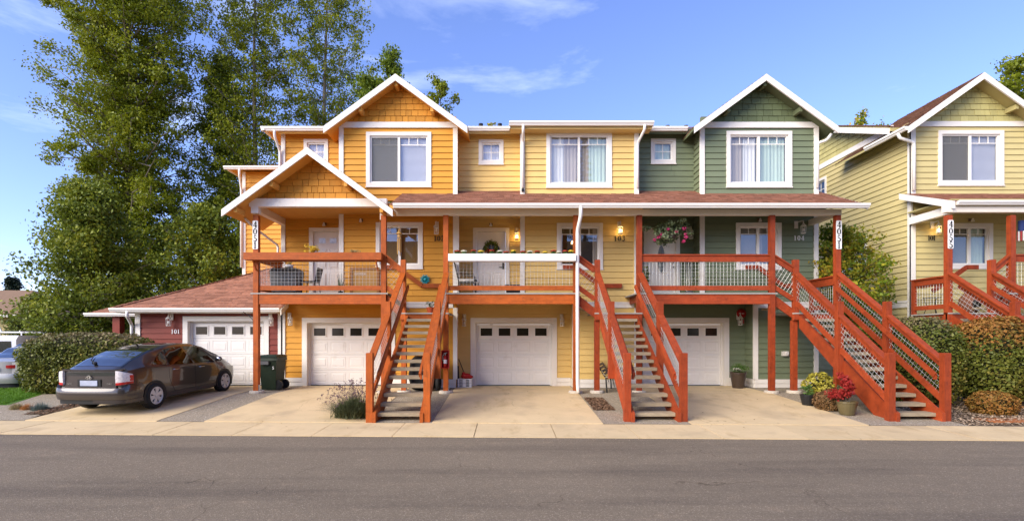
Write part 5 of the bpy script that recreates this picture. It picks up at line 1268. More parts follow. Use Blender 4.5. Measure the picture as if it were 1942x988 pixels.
mb.build('rack_bracket', 'paint_white', van); MB().box(-.42, -.12, 1.3, 1.4, 2.08, 2.32).build('warning_flag', 'orange_plastic', van)
van.location = (-21.9, 23.6, .0); van.rotation_euler = (0, 0, math.radians(12))

# ------------------------------------------------------------------ things about the yard
pm('bin_green', (.014, .024, .012), .5, .1, 4); pm('pot_brown', (.055, .035, .022), .35, .15, 6, spec=.6); pm('pot_olive', (.11, .085, .035), .35, .12, 6, spec=.6); pm('red_paint', (.40, .02, .015), .4, .1, 5)
pm('turquoise', (.03, .30, .34), .4, .25, 20); pm('bamboo', (.50, .29, .09), .55, .15, 6, (3, 3, .5)); pm('carton_white', (.72, .70, .67), .6, .05, 4); pm('cushion', (.55, .52, .47), .9, .5, 14); pm('bench_tan', (.30, .24, .16), .6, .12, 6)
pm('silver', (.55, .54, .52), .35, .05, 5, metal=.7); pm('flag_blue', (.03, .05, .16), .8, .1, 5); pm('flag_red', (.42, .05, .05), .8, .1, 5); pm('clay_brown', (.20, .075, .04), .6, .15, 5); pm('terracotta', (.45, .08, .025), .6, .1, 5); pm('grill_grey', (.10, .10, .10), .5, .1, 4)
pm('board_wood', (.30, .13, .04), .6, .15, 5); pm('board_panel', (.44, .24, .07), .6, .1, 4); pm('white_box', (.86, .85, .83), .4, .03, 3)
bx, by = -6.97, 15.35; b = thing('wheeled_bin', 'dark green wheeled bin standing between the red and orange garages', 'bin', (bx, by, .29))
def taper(x, y, z0, z1, w0, d0, w1, d1): 
    return MB().add([(x-w0, y-d0, z0), (x+w0, y-d0, z0), (x+w0, y+d0, z0), (x-w0, y+d0, z0), (x-w1, y-d1, z1), (x+w1, y-d1, z1), (x+w1, y+d1, z1), (x-w1, y+d1, z1)], [(0, 3, 2, 1), (4, 5, 6, 7), (0, 1, 5, 4), (1, 2, 6, 5), (2, 3, 7, 6), (3, 0, 4, 7)])
taper(bx-.03, by, .31, 1.20, .21, .26, .255, .33).build('body', 'bin_green', b)
taper(bx-.03, by, 1.16, 1.26, .285, .36, .275, .34).build('rim', 'bin_green', b); taper(bx-.03, by, 1.262, 1.33, .295, .37, .22, .29).build('lid', 'bin_green', b)
MB().box(bx-.22, bx+.02, by-.40, by-.325, 1.05, 1.15).build('grip_recess', 'grill_grey', b); MB().box(bx-.22, bx-.02, by-.292, by-.272, .74, .78).build('bar', 'black_plastic', b)
for s in (-1, 1): MB().lathe([(.10, -.04), (.15, -.035), (.15, .035), (.10, .04)], (bx+.22, by+.22*s, .44), 16, 'y').build('wheel', 'black_plastic', b)
text_mesh('mark', '5', .12, 'letter_white', b, (bx+.14-bx, by-.343-by, .62))
# fire extinguisher cabinet on a deck post
x, y = -1.70, 14.30; t = thing('extinguisher_cabinet', 'small red fire extinguisher cabinet fixed on a deck post', 'fire cabinet', (x, 14.3, .98))
mb = MB(); z0, z1 = .99, 1.49; mb.box(x-.11, x+.11, y+.06, y+.075, z0, z1); mb.box(x-.11, x-.09, y-.08, y+.06, z0, z1); mb.box(x+.09, x+.11, y-.08, y+.06, z0, z1); mb.box(x-.09, x+.09, y-.08, y+.06, z0, z0+.02); mb.box(x-.09, x+.09, y-.08, y+.06, z1-.02, z1); mb.build('cabinet', 'red_paint', t)
mb = MB(); mb.lathe([(.05, 0), (.055, .02), (.055, .27), (.03, .32), (.015, .33)], (x, y, z0+.03), 12); mb.build('cylinder', 'red_paint', t, smooth=True)
MB().lathe([(.056, 0), (.056, .11)], (x, y, z0+.13), 12).build('label_band', 'letter_white', t); mb = MB(); mb.bar((x-.04, y-.01, z0+.40), (x+.05, y-.01, z0+.43), .02, .025); mb.tube([(x, y, z0+.36), (x, y, z0+.41)], .014, 6); mb.tube([(x-.03, y-.02, z0+.39), (x-.065, y-.03, z0+.34), (x-.06, y-.03, z0+.2)], .009, 5); mb.build('valve', 'silver', t)
# carton, red bag and broom by the middle garage
t = thing('carton', 'white drinks carton with dark vertical lettering by middle garage', 'box', (-1.28, 15.98, .30)); MB().box(-1.50, -1.07, 15.85, 16.12, .30, .56).build('box', 'carton_white', t)
mb = MB()
for xx in (-1.40, -1.20):
    for k in range(5): z = .325+k*.046; mb.box(xx-.045, xx+.045, 15.846, 15.85, z, z+.012); mb.box(xx-.045, xx-.03, 15.846, 15.85, z, z+.036); mb.box(xx+.03, xx+.045, 15.846, 15.85, z+.0, z+.036); mb.box(xx-.01, xx+.008, 15.846, 15.85, z+.012, z+.03)
mb.build('lettering', 'letter_dark', t); MB().box(-1.50, -1.07, 15.847, 15.85, .425, .43).build('seam', 'grill_grey', t)
mb = MB(); mb.sphere((-1.25, 15.98, .64), .12, 12, 8, (1.4, .8, .75)); mb.sphere((-1.13, 15.96, .62), .08, 10, 7, (1.3, .8, .7)); mb.sphere((-1.33, 15.99, .70), .06, 8, 6, (1, .8, 1.2))
rb = mb.build('bag', 'red_paint', None, smooth=True); tag(rb, 'crumpled red bag lying on the white carton', 'bag')
t = thing('broom', 'black broom leaning in the corner beside the white carton', 'broom', (-1.48, 16.05, .3)); MB().tube([(-1.28, 16.1, .62), (-1.50, 16.2, 1.16)], .014, 6).build('handle', 'dark_metal', t); taper(-1.52, 16.08, .31, .95, .05, .10, .03, .05).build('bristles', 'black_plastic', t)
# bench under the second stair
t = thing('bench', 'tan slatted garden bench with black iron ends under stairs', 'bench'); 
for s in (-.55, .55):
    mb = MB(); mb.tube([(s, .02, 0), (s, .05, .42), (s, .30, .80)], .022, 6); mb.tube([(s, -.42, 0), (s, -.38, .42), (s, .05, .42)], .022, 6); mb.tube([(s, -.40, .40), (s, -.42, .62), (s, .15, .62)], .02, 6)
    for k in range(5): mb.tube([(s, -.35+k*.08, .02+.07*k), (s, -.28+k*.07, .40)], .009, 4)
    mb.build('end_frame', 'black_plastic', t)
for k in range(5): MB().box(-.6, .6, -.40+k*.095, -.32+k*.095, .43, .455).build('seat_slat', 'bench_tan', t)
for k in range(4): MB().bar((-.6, .10+k*.055, .52+k*.085), (.6, .10+k*.055, .52+k*.085), .022, .075, (0, .55, .83)).build('back_slat', 'bench_tan', t)
t.location = (3.05, 15.05, .28); t.rotation_euler = (0, 0, math.radians(72))
pm('tarp_black', (.012, .012, .013), .6, .4, 9, bump=.6, bscale=14)
# covered bulk, fire bell, post hook
t = thing('covered_bulk', 'black covered bulk with one wheel showing under the left staircase', 'bulk', (-2.4, 15.2, .29)); MB().lathe([(.13, -.05), (.22, -.06), (.25, -.03), (.25, .03), (.22, .06), (.13, .05)], (-1.99, 15.05, .54), 22, 'x', False).build('wheel', 'tyre', t, smooth=True); MB().lathe([(.0, -.02), (.135, -.02), (.135, .02), (.0, .02)], (-1.99, 15.05, .54), 16, 'x').build('hub', 'dark_metal', t)  # dark covered bulk added to darken the gaps between the treads
mb = MB(); mb.sphere((0, 0, 0), 1, 26, 16); V = []
for v in mb.v:
    q = (abs(v[0])**4+abs(v[1])**4+abs(v[2])**4)**-.25; lu = 1+.05*math.sin(v[0]*9)*math.cos(v[2]*7+v[1]*5); V.append((-2.42+v[0]*q*.42*lu, 15.15+v[1]*q*.40*lu, .80+v[2]*q*.50*lu))
mb.v = V; mb.build('cover', 'tarp_black', t, smooth=True)
x, z = PX(1405, F0), PZ(596, F0); t = thing('fire_bell', 'round red fire alarm bell under the green deck', 'alarm bell', (x, F0-.05, z)); MB().lathe([(.03, -.14), (.12, -.11), (.155, -.05), (.16, -.03), (.0, -.03)], (x, F0, z), 18, 'y').build('gong', 'red_paint', t, smooth=True); MB().box(x-.06, x+.06, F0-.1, F0-.03, z-.32, z-.19).build('control_box', 'red_paint', t); text_mesh('lettering', 'FIRE', .05, 'letter_white', t, (0, -.105, -.02))
mb = MB(); mb.tube([(-7.115, 14.45, 2.42), (-7.32, 14.42, 2.50), (-7.40, 14.42, 2.56), (-7.44, 14.42, 2.50), (-7.38, 14.42, 2.47)], .012, 6); mb.tube([(-7.115, 14.45, 2.30), (-7.25, 14.43, 2.46)], .01, 6); mb.box(-7.13, -7.11, 14.41, 14.49, 2.2, 2.5); tag(mb.build('plant_hook', 'dark_metal'), 'black iron plant hook on the lower left deck post', 'hook')
mb = MB(); mb.box(10.15, 11.9, 10.62, 11.15, .075, .10); lid = thing('utility_cover', 'rust coloured utility cover set in bark at right edge', 'cover', (11, 10.9, .07)); mb.build('plate', 'rust_lid', lid)
for xx in (10.62, 11.0, 11.35): MB().lathe([(.05, 0), (.05, .006)], (xx, 10.88 if xx != 11.0 else 10.75, .1005), 12).build('bolt_hole', 'black_plastic', lid)
# wind chime, sun plaque
x, y = -3.05, 14.6; t = thing('wind_chime', 'bamboo wind chime hanging from a hook on orange post', 'wind chime', (x, y, 4.3))
mb = MB(); mb.tube([(-3.38, 14.5, 4.88), (-3.22, 14.55, 5.0), (x, y, 5.03), (x+.03, y, 4.96), (x, y, 4.93)], .01, 6); mb.build('hook', 'bamboo', t)
MB().lathe([(.02, .0), (.03, -.06), (.085, -.13), (.09, -.145), (.05, -.15), (.055, -.24), (.0, -.245)][::-1], (x, y, 4.93), 12).build('cap', 'bamboo', t)
for k, l in enumerate((.40, .50, .34, .46, .38)): a = 2*math.pi*k/5; MB().tube([(x+.045*math.cos(a), y+.045*math.sin(a), 4.67), (x+.05*math.cos(a), y+.05*math.sin(a), 4.67-l)], .016, 8).build('bamboo_pipe', 'bamboo', t)
x, z = PX(806, 15.65), PZ(531, 15.65); t = thing('sun_plaque', 'turquoise metal sunburst plaque on the orange wall', 'plaque', (x, 15.68, z)); MB().lathe([(.0, -.06), (.035, -.055), (.055, -.03), (.055, 0)], (x, 15.7, z), 16, 'y').build('face', 'turquoise', t, smooth=True)
for k in range(16):
    a = 2*math.pi*k/16; r = .175 if k % 2 else .145; MB().add([(x+.055*math.cos(a-.3), 15.69, z+.055*math.sin(a-.3)), (x+.055*math.cos(a+.3), 15.69, z+.055*math.sin(a+.3)), (x+.12*math.cos(a+.16), 15.665, z+.12*math.sin(a+.16)), (x+r*math.cos(a), 15.66, z+r*math.sin(a)), (x+.12*math.cos(a-.16), 15.665, z+.12*math.sin(a-.16)), (x+.07*math.cos(a), 15.64, z+.07*math.sin(a))], [(0, 5, 4), (4, 5, 3), (3, 5, 2), (2, 5, 1), (0, 4, 3, 2, 1)]).build('ray', 'turquoise', t)
# things on the orange deck
t = thing('planter_box', 'long orange planter box fixed along the orange deck rail', 'planter', (-5.3, 14.25, 4.0)); MB().box(-7.24, -3.44, 14.10, 14.36, 3.985, 4.185).build('trough', 'stain_warm_lit', t)
for xx in (-7.0, -3.6): mb = MB(); mb.bar((xx, 14.36, 3.72), (xx, 14.14, 3.98), .03, .04); mb.build('bracket', 'stain_warm_lit', t)
t = thing('barbecue', 'covered grey barbecue in the left corner of the orange deck', 'barbecue', (-6.55, 15.3, ZD)); taper(-6.55, 15.3, ZD+.10, ZD+.70, .36, .25, .40, .28).build('cover', 'grill_grey', t); taper(-6.55, 15.3, ZD+.702, ZD+.80, .41, .29, .33, .2).build('lid', 'black_plastic', t)
for sx in (-.3, .3): MB().box(-6.55+sx-.02, -6.55+sx+.02, 15.1, 15.14, ZD, ZD+.11).build('leg', 'black_plastic', t)
t = thing('bowl_planter', 'white bowl planter standing on the covered barbecue', 'planter', (-6.46, 15.25, ZD+.8)); MB().lathe([(.06, 0), (.115, .03), (.125, .10), (.11, .10), (.0, .085)], (-6.46, 15.25, ZD+.803), 16).build('bowl', 'white_box', t, smooth=True)
mb = MB()
for k in range(14): a = k*2.4; r = .05+.16*random.random(); q = Vector((-6.46+r*math.cos(a), 15.25+r*math.sin(a), ZD+1.0+.1*random.random())); mb.tube([(-6.46, 15.25, ZD+.88), q], [.006, .003], 4); mb.bar(q, q+Vector((.06*math.cos(a), .06*math.sin(a), .01)), .05, .004)
pm('leaf_plain', (.07, .12, .03), .5, .3, 9); mb.build('leaves', 'leaf_plain', t)
t2 = thing('patio_chair', 'black patio chair beside the door on the orange deck', 'chair', (-5.95, 15.6, ZD))
for sx in (-.2, .2):
    for sy in (-.2, .2): MB().tube([(-5.95+sx*1.1, 15.6+sy*1.1, ZD), (-5.95+sx*.9, 15.6+sy*.9, ZD+.42)], .014, 5).build('leg', 'black_plastic', t2)
MB().box(-6.16, -5.74, 15.4, 15.8, ZD+.42, ZD+.45).build('seat', 'black_plastic', t2); mb = MB(); mb.bar((-5.75, 15.6, ZD+.45), (-5.66, 15.6, ZD+.85), .4, .03, (1, 0, 0)); mb.build('backrest', 'black_plastic', t2)
t = thing('framed_board', 'wood framed board leaning on the orange wall below window', 'board', (-4.3, 15.6, ZD)); x0, x1 = PX(663, 15.55), PX(719, 15.55); z1 = PZ(508, 15.55)
MB().box(x0+.08, x1-.08, 15.59, 15.61, ZD+.08, z1-.08).build('panel', 'board_panel', t); mb = MB(); mb.box(x0, x0+.08, 15.57, 15.63, ZD, z1); mb.box(x1-.08, x1, 15.57, 15.63, ZD, z1); mb.box(x0+.08, x1-.08, 15.571, 15.629, z1-.08, z1); mb.box(x0+.08, x1-.08, 15.571, 15.629, ZD, ZD+.08); mb.build('frame', 'board_wood', t)
mb = MB(); xx = x0+.16; zz = z1-.20
for k in range(7): mb.tube([(xx+.05*k+.022*math.cos(a), 15.585, zz+.03*math.sin(a)) for a in np.linspace(0, 5.2+k*.3, 9)], .005, 4)
mb.build('script_lettering', 'letter_white', t)
t = thing('welcome_pot', 'small black pot with upright leaves by the orange house door', 'plant pot', (PX(646, 15.4), 15.4, ZD)); xx = PX(646, 15.4); MB().lathe([(.05, 0), (.075, .13), (.0, .12)], (xx, 15.4, ZD), 12).build('pot', 'black_plastic', t)
pm('leaf_plain', (.07, .12, .03), .5, .3, 9)
mb = MB()
for k in range(7): a = k*.9; mb.tube([(xx, 15.4, ZD+.12), (xx+.05*math.cos(a), 15.4+.05*math.sin(a), ZD+.3), (xx+.09*math.cos(a), 15.4+.09*math.sin(a), ZD+.42+.04*k)], [.012, .014, .003], 4)
mb.build('leaves', 'leaf_plain', t)
t = thing('landing_pot', 'orange clay pot with leafy plant on the left stair landing', 'plant pot', (-2.18, 14.75, ZL)); MB().lathe([(.08, 0), (.12, .15), (.125, .17), (.10, .17), (.0, .15)], (-2.18, 14.75, ZL), 14).build('pot', 'terracotta', t)
mb = MB()
for k in range(16): a = k*2.4; r = .06+.10*random.random(); q = Vector((-2.18+r*math.cos(a), 14.75+r*math.sin(a), ZL+.22+.12*random.random())); mb.tube([(-2.18, 14.75, ZL+.15), q], [.006, .003], 4); mb.bar(q, q+Vector((.07*math.cos(a), .07*math.sin(a), .02)), .05, .005)
mb.build('leaves', 'leaf_plain', t)
# things on the yellow deck
FBY = 14.24; t = thing('flower_box', 'long white flower box fixed along the yellow deck rail', 'planter', (.16, FBY, 3.95)); MB().box(-1.60, 1.92, FBY-.13, FBY+.12, 3.955, 4.15).build('trough', 'white_box', t)
t = thing('metal_chair', 'black wrought metal chair with patterned cushion on yellow deck', 'chair', (-1.2, 15.55, ZD)); cx, cy = -1.22, 15.5
mb = MB()
for sy in (-.25, .25):
    mb.tube([(cx+.30, cy+sy, ZD), (cx+.28, cy+sy, ZD+.42), (cx+.26, cy+sy, ZD+.62), (cx-.18, cy+sy, ZD+.66)], .014, 5); mb.tube([(cx-.22, cy+sy, ZD), (cx-.20, cy+sy, ZD+.42), (cx-.34, cy+sy, ZD+1.02)], .014, 5); mb.tube([(cx+.28, cy+sy, ZD+.5), (cx+.36, cy+sy, ZD+.42), (cx+.36, cy+sy, ZD+.2)], .012, 5)
mb.build('frame', 'dark_metal', t); MB().box(cx-.22, cx+.28, cy-.25, cy+.25, ZD+.40, ZD+.42).build('seat', 'dark_metal', t)
mb = MB()
for k in range(9): mb.bar((cx-.21-.0, cy-.22+.055*k, ZD+.45), (cx-.33, cy-.22+.055*k, ZD+1.0), .035, .012, (1, 0, .2))
mb.build('back_mesh', 'dark_metal', t); mb = MB(); mb.box(cx-.20, cx+.27, cy-.24, cy+.24, ZD+.425, ZD+.49); mb.build('cushion', 'cushion_print', t) if False else mb.build('cushion', 'cushion', t)
t = thing('storage_tub', 'black ribbed tub beside the yellow house door', 'tub', (.25, 16.0, ZD)); taper(.24, 15.95, ZD, ZD+.34, .20, .16, .27, .2).build('tub', 'black_plastic', t); taper(.24, 15.95, ZD+.342, ZD+.38, .29, .22, .27, .2).build('lid', 'grill_grey', t)
x, z = PX(931, 16.2), PZ(470, 16.2); t = thing('door_wreath', 'green wreath with red flowers hanging on fan-light door', 'wreath', (x, 16.27, z))
# chandelier seen through the yellow window
t = thing('chandelier', 'small lit chandelier inside the yellow deck window', 'chandelier', (PX(1090, 16.6), 16.6, 4.7)); cx_, cz_ = PX(1091, 16.6), PZ(462, 16.6)
for k in range(5): a = 2*math.pi*k/5; MB().sphere((cx_+.13*math.cos(a), 16.55+.13*math.sin(a), cz_), .028, 8, 6, (1, 1, 1.5)).build('bulb', 'chandelier', t)
mb = MB(); mb.tube([(cx_, 16.55, cz_-.12), (cx_, 16.55, cz_+.5)], .008, 5)
for k in range(5): a = 2*math.pi*k/5; mb.tube([(cx_, 16.55, cz_-.1), (cx_+.09*math.cos(a), 16.55+.09*math.sin(a), cz_-.12), (cx_+.13*math.cos(a), 16.55+.13*math.sin(a), cz_-.05)], .007, 5)
mb.build('arms', 'dark_metal', t)
# things on the green deck
mb = MB(); xx = PX(1310, 16.0); mb.tube([(xx-.06, 15.95, ZD), (xx+.08, 16.25, ZD+1.25)], .012, 6); p1 = tag(mb.build('pole', 'letter_white'), 'pair of thin white poles leaning on the dark green wall', 'pole'); 
mb = MB(); mb.tube([(.02, 0, 0), (.12, .3, 1.2)], .012, 6); pp = mb.build('pole', 'silver'); pp.location = (xx-.16, 15.95, ZD); tag(pp, 'thin grey pole leaning left of the white pole on green deck', 'pole')
t = thing('footstool', 'grey domed footstool on the green deck', 'stool', (PX(1307, 15.6), 15.6, ZD)); MB().sphere((PX(1307, 15.6), 15.6, ZD+.05), .15, 14, 8, (1, 1, .9)).build('cushion', 'grill_grey', t, smooth=True); MB().lathe([(.12, 0), (.12, .05)], (PX(1307, 15.6), 15.6, ZD), 12).build('base', 'black_plastic', t)
# right house porch
t = thing('windsock', 'stars and stripes windsock hanging at right picture edge', 'windsock', (14.8, 14.75, 4.1)); wx, wy = PX(1937, 14.75), 14.75
MB().lathe([(.075, 0), (.075, .30)], (wx, wy, PZ(440, 14.75)), 14).build('sleeve', 'flag_blue', t); mb = MB()
for k in range(8):
    a = 2*math.pi*k/8; xq, yq = wx+.07*math.cos(a), wy+.07*math.sin(a); MB().box(xq-.022, xq+.022, yq-.003, yq+.003, PZ(458, 14.75), PZ(440, 14.75)-.002).build('streamer', 'flag_red' if k % 2 else 'letter_white', t)
MB().tube([(wx, wy, PZ(440, 14.75)+.3), (wx, wy, 5.36)], .004, 4).build('cord', 'dark_metal', t)
t = thing('side_table', 'small black wire table on the landing of pale house', 'table', (12.95, 15.5, ZL)); MB().lathe([(.24, .50), (.24, .515)], (12.98, 15.6, ZL), 16).build('top', 'dark_metal', t)
for k in range(3): a = 2.1*k+.4; MB().tube([(12.98+.2*math.cos(a), 15.6+.2*math.sin(a), ZL), (12.98+.12*math.cos(a), 15.6+.12*math.sin(a), ZL+.25), (12.98+.2*math.cos(a), 15.6+.2*math.sin(a), ZL+.5)], .01, 5).build('leg', 'dark_metal', t)
t = thing('clay_stove', 'round brown clay stove on the landing of pale house', 'stove', (13.9, 15.3, ZL)); MB().lathe([(.10, 0), (.22, .1), (.27, .3), (.24, .48), (.13, .62), (.10, .8), (.0, .8)], (13.85, 15.3, ZL), 18).build('body', 'clay_brown', t, smooth=True); mb = MB(); mb.lathe([(.10, -.28), (.13, -.25), (.0, -.25)], (13.83, 15.3, ZL+.3), 14, 'y'); mb.build('mouth', 'black_plastic', t)
# ------------------------------------------------------------------ vegetation
leafmat('leaf_cottonwood', [(0.0767, 0.1026, 0.0074), (0.1636, 0.1999, 0.0116), (0.2417, 0.2717, 0.0147), (0.2839, 0.2798, 0.016)], .4, .35)
leafmat('leaf_alder', [(0.0565, 0.0898, 0.0105), (0.1256, 0.1855, 0.0188), (0.2355, 0.2993, 0.0315), (0.377, 0.4192, 0.0419)], .42, .35)
leafmat('leaf_bush', [(0.0451, 0.0649, 0.0091), (0.1032, 0.1416, 0.0161), (0.2096, 0.2506, 0.0252), (0.3867, 0.3832, 0.0342)], .45, .3)
leafmat('leaf_hedge', [(0.0574, 0.0737, 0.0118), (0.1054, 0.1263, 0.0183), (0.1723, 0.1755, 0.0293), (0.3254, 0.2281, 0.0503)], .45, .2)
leafmat('leaf_hedge_tip', [(0.12, 0.12, 0.042), (0.204, 0.168, 0.072), (0.264, 0.18, 0.096)], .5, .2)
leafmat('leaf_autumn', [(.10, .10, .02), (.26, .15, .03), (.36, .15, .035), (.20, .16, .03)], .5, .25)
leafmat('leaf_maple', [(0.077, 0.1372, 0.015), (0.1444, 0.232, 0.02), (0.385, 0.3586, 0.03), (0.6, 0.3586, 0.03)], .45, .35)
leafmat('leaf_yellow', [(.20, .21, .03), (.42, .37, .05), (.50, .42, .08)], .45, .3)
leafmat('leaf_red', [(.22, .015, .015), (.40, .035, .03), (.46, .08, .05)], .45, .35)
leafmat('leaf_brown', [(.10, .055, .025), (.20, .11, .045), (.27, .16, .06)], .6, .2)
leafmat('leaf_fresh', [(.05, .10, .02), (.10, .18, .04), (.17, .24, .06)], .45, .3)
leafmat('leaf_pale', [(.09, .13, .05), (.20, .25, .12), (.34, .38, .22)], .45, .3)
leafmat('leaf_lavender', [(.06, .085, .035), (.11, .13, .055), (.16, .17, .09)], .6, .2); leafmat('bloom_lavender', [(.13, .08, .09), (.19, .12, .13)], .7, .1)
leafmat('grass_blade', [(.07, .16, .012), (.12, .25, .02), (.17, .30, .03)], .5, .3); leafmat('grass_tan', [(.30, .24, .10), (.40, .33, .16)], .6, .2); leafmat('grass_orange', [(.42, .17, .04), (.52, .26, .08)], .6, .2); leafmat('grass_blue', [(.12, .16, .14), (.20, .25, .21)], .6, .2)
leafmat('petal_pink', [(.60, .04, .16), (.72, .10, .25)], .5, .2); leafmat('petal_white', [(.65, .62, .45), (.78, .76, .64)], .5, .2); leafmat('petal_yellow', [(.65, .42, .03), (.75, .55, .06)], .5, .2); leafmat('petal_red', [(.32, .03, .02), (.42, .08, .03)], .5, .2)
leafmat('leaf_spruce', [(.012, .022, .012), (.03, .045, .022)], .5, .1)
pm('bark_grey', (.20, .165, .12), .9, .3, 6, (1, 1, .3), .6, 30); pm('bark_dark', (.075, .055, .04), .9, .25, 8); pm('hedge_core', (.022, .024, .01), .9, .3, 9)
def unit_vec(n):
    v = RNG.normal(size=(n, 3)); return v/np.linalg.norm(v, axis=1, keepdims=True)
def kites(C, size, outward=None, ob=.6, flat=0.0, asp=.62):
    """one kite-shaped leaf per centre"""
    n = len(C); nrm = unit_vec(n)
    if outward is not None: nrm = nrm*(1-ob)+outward*ob
    if flat: nrm[:, 2] += flat
    nrm /= np.linalg.norm(nrm, axis=1, keepdims=True)+1e-9
    t = unit_vec(n); t[:, 2] -= .35; t -= nrm*(t*nrm).sum(1, keepdims=True); t /= np.linalg.norm(t, axis=1, keepdims=True)+1e-9
    b = np.cross(nrm, t); s = size*RNG.uniform(.5, 1.3, (n, 1)); w = s*asp*.5
    return np.stack([C-t*s*.5, C+b*w-t*s*.08+nrm*s*.06, C+t*s*.5, C-b*w-t*s*.08+nrm*s*.06], axis=1)
def clumps(P, R, per, squash=.75):
    P = np.asarray(P); n = len(P); c = np.repeat(P, per, axis=0); r = np.repeat(np.asarray(R), per)[:, None]
    d = unit_vec(n*per)*(RNG.uniform(0, 1, (n*per, 1))**.45)*np.where(RNG.random((n*per, 1)) < .14, 1.4, 1.0); d[:, 2] *= squash
    sh = RNG.normal(0, .35, (n, 3)); d = d+np.repeat(sh, per, axis=0)*np.abs(d[:, 2:3])
    return c+d*r, d
def tree(label, x, y, z0, H, prof, limbs, per, leaf, lm, tr=.22, bare=.12, name='tree', group=None, bark='bark_grey', rise=.55, cl=(.45, .85), sub=3, lean=0, seed=1, multi=1):
    rn = random.Random(seed); h = thing(name, label, 'tree', (x, y, z0), group); mb = MB(); P, R = [], []
    def rad(f):
        for (a, p), (b, q) in zip(prof[:-1], prof[1:]):
            if a <= f <= b: return p+(q-p)*(f-a)/(b-a)
        return prof[-1][1]
    tp = []; n = 12; ph = rn.uniform(0, 6)
    for i in range(n+1): f = i/n; tp.append(Vector((x+lean*f+.18*math.sin(f*5+ph)*f, y+.15*math.cos(f*4+ph)*f, z0+H*.97*f)))
    mb.tube(tp, [max(.02, tr*(1-f/n*.93)) for f in range(n+1)], 7)
    def tpt(f): f = min(.999, max(0, f))*n; i = int(f); return tp[i].lerp(tp[i+1], f-i)
    for k in range(limbs):
        ft = bare+(1-bare)*((k+.5)/limbs)**.9; az = k*2.39996+rn.uniform(-.4, .4)
        r = rad(ft)*rn.uniform(.6, 1.08); up = rise*r*rn.uniform(.6, 1.2); fs = max(bare*.6, ft-up/H*.8)
        a = tpt(fs); b = Vector((tpt(ft).x+r*math.cos(az), tpt(ft).y+r*math.sin(az), z0+H*min(.99, ft)+rn.uniform(-.3, .3)))
        m1 = a.lerp(b, .5)+Vector((0, 0, -.10*r)); br = max(.018, tr*(1-fs)*.34); mb.tube([a, m1, b], [br, br*.6, .008], 5, False)
        for s in range(sub+1):
            t = (.30+.70*s/sub) if sub else 1; c = (a.lerp(m1, t*2) if t < .5 else m1.lerp(b, t*2-1)); q = c+Vector((rn.gauss(0, .28*r*.5), rn.gauss(0, .28*r*.5), rn.gauss(.1, .22*r*.4)))
            mb.tube([c, q], [br*.35, .006], 4, False); P.append(tuple(q)); R.append(rn.uniform(*cl)*(.75+.25*min(1, r/2)))
    mb.build('trunk', bark, h)
    C, d = clumps(P, R, per); quadmesh('crown', kites(C, leaf, d, .35, .15), lm, h)
    return h
TB = 'tall trees behind the houses'
tree('tallest dense cottonwood left of the houses with visible pale trunk', -22.0, 30, 0, 31, [(0, 1.5), (.1, 2.6), (.2, 3.3), (.45, 3.5), (.6, 3.9), (.75, 3.8), (.9, 3.0), (1, .8)], 210, 200, .155, 'leaf_cottonwood', .42, .08, group=TB, cl=(.40, .9), sub=4, seed=3)
tree('slim cottonwood just right of the tallest left tree', -19.0, 34, 0, 20.5, [(0, 1), (.2, 2.2), (.5, 2.7), (.8, 1.9), (1, .4)], 90, 140, .16, 'leaf_cottonwood', .25, .1, group=TB, cl=(.35, .8), sub=4, seed=5)
tree('airy cottonwood rising behind the left porch gable', -15.6, 32, 0, 28, [(0, 1), (.2, 2.6), (.5, 3.0), (.75, 3.1), (1, 1.0)], 120, 95, .155, 'leaf_cottonwood', .26, .12, group=TB, cl=(.32, .75), sub=4, seed=8)
tree('airy cottonwood with bare forked trunk beside the orange upper gable', -11.7, 33, 0, 28, [(0, 1), (.2, 2.2), (.5, 2.8), (.75, 3.3), (1, 1.0)], 110, 85, .155, 'leaf_cottonwood', .26, .14, group=TB, cl=(.32, .7), sub=4, seed=9)
tree('mid height leafy tree peeking over left slope of orange gable', -8.3, 31, 0, 17.8, [(0, 1), (.4, 2.4), (.7, 2.3), (.9, 1.4), (1, .5)], 60, 150, .16, 'leaf_alder', .2, .15, group=TB, cl=(.45, .8), seed=12)
tree('narrow tree top showing just left of the orange gable peak', -6.6, 30, 0, 18.6, [(0, .8), (.5, 1.4), (.8, 1.3), (1, .3)], 45, 150, .15, 'leaf_alder', .16, .2, group=TB, cl=(.4, .7), seed=14)
tree('sparse branches of a tree right of the orange gable peak', -3.9, 29, 0, 16.6, [(0, .8), (.5, 1.6), (.8, 1.4), (1, .5)], 34, 80, .15, 'leaf_cottonwood', .14, .3, group=TB, cl=(.28, .5), seed=17)
tree('thin tree tip above the gutter between orange and yellow houses', -.9, 30, 0, 14.3, [(0, .6), (.6, .9), (1, .3)], 24, 60, .18, 'leaf_yellow', .1, .3, group=TB, cl=(.3, .5), seed=18)
tree('yellowish round tree top between the green and pale houses', 21.2, 31, 0, 14.9, [(0, 1), (.6, 2.0), (.9, 1.6), (1, .6)], 50, 70, .18, 'leaf_maple', .16, .3, group=TB, cl=(.35, .6), seed=19)
tree('dark leafy tree at right edge above the pale gable', 31.0, 31, 0, 18.5, [(0, 1), (.5, 2.5), (.9, 1.6), (1, .6)], 50, 100, .2, 'leaf_cottonwood', .16, .3, group=TB, cl=(.45, .8), seed=20)
LB = 'leafy low trees behind the left cars'
tree('big bushy low tree behind the clipped left hedge', -19.9, 24.5, 0, 9.0, [(0, 2.0), (.2, 2.4), (.5, 2.5), (.8, 1.9), (1, .6)], 90, 120, .16, 'leaf_bush', .16, .02, group=LB, rise=.4, cl=(.5, .9), seed=23)
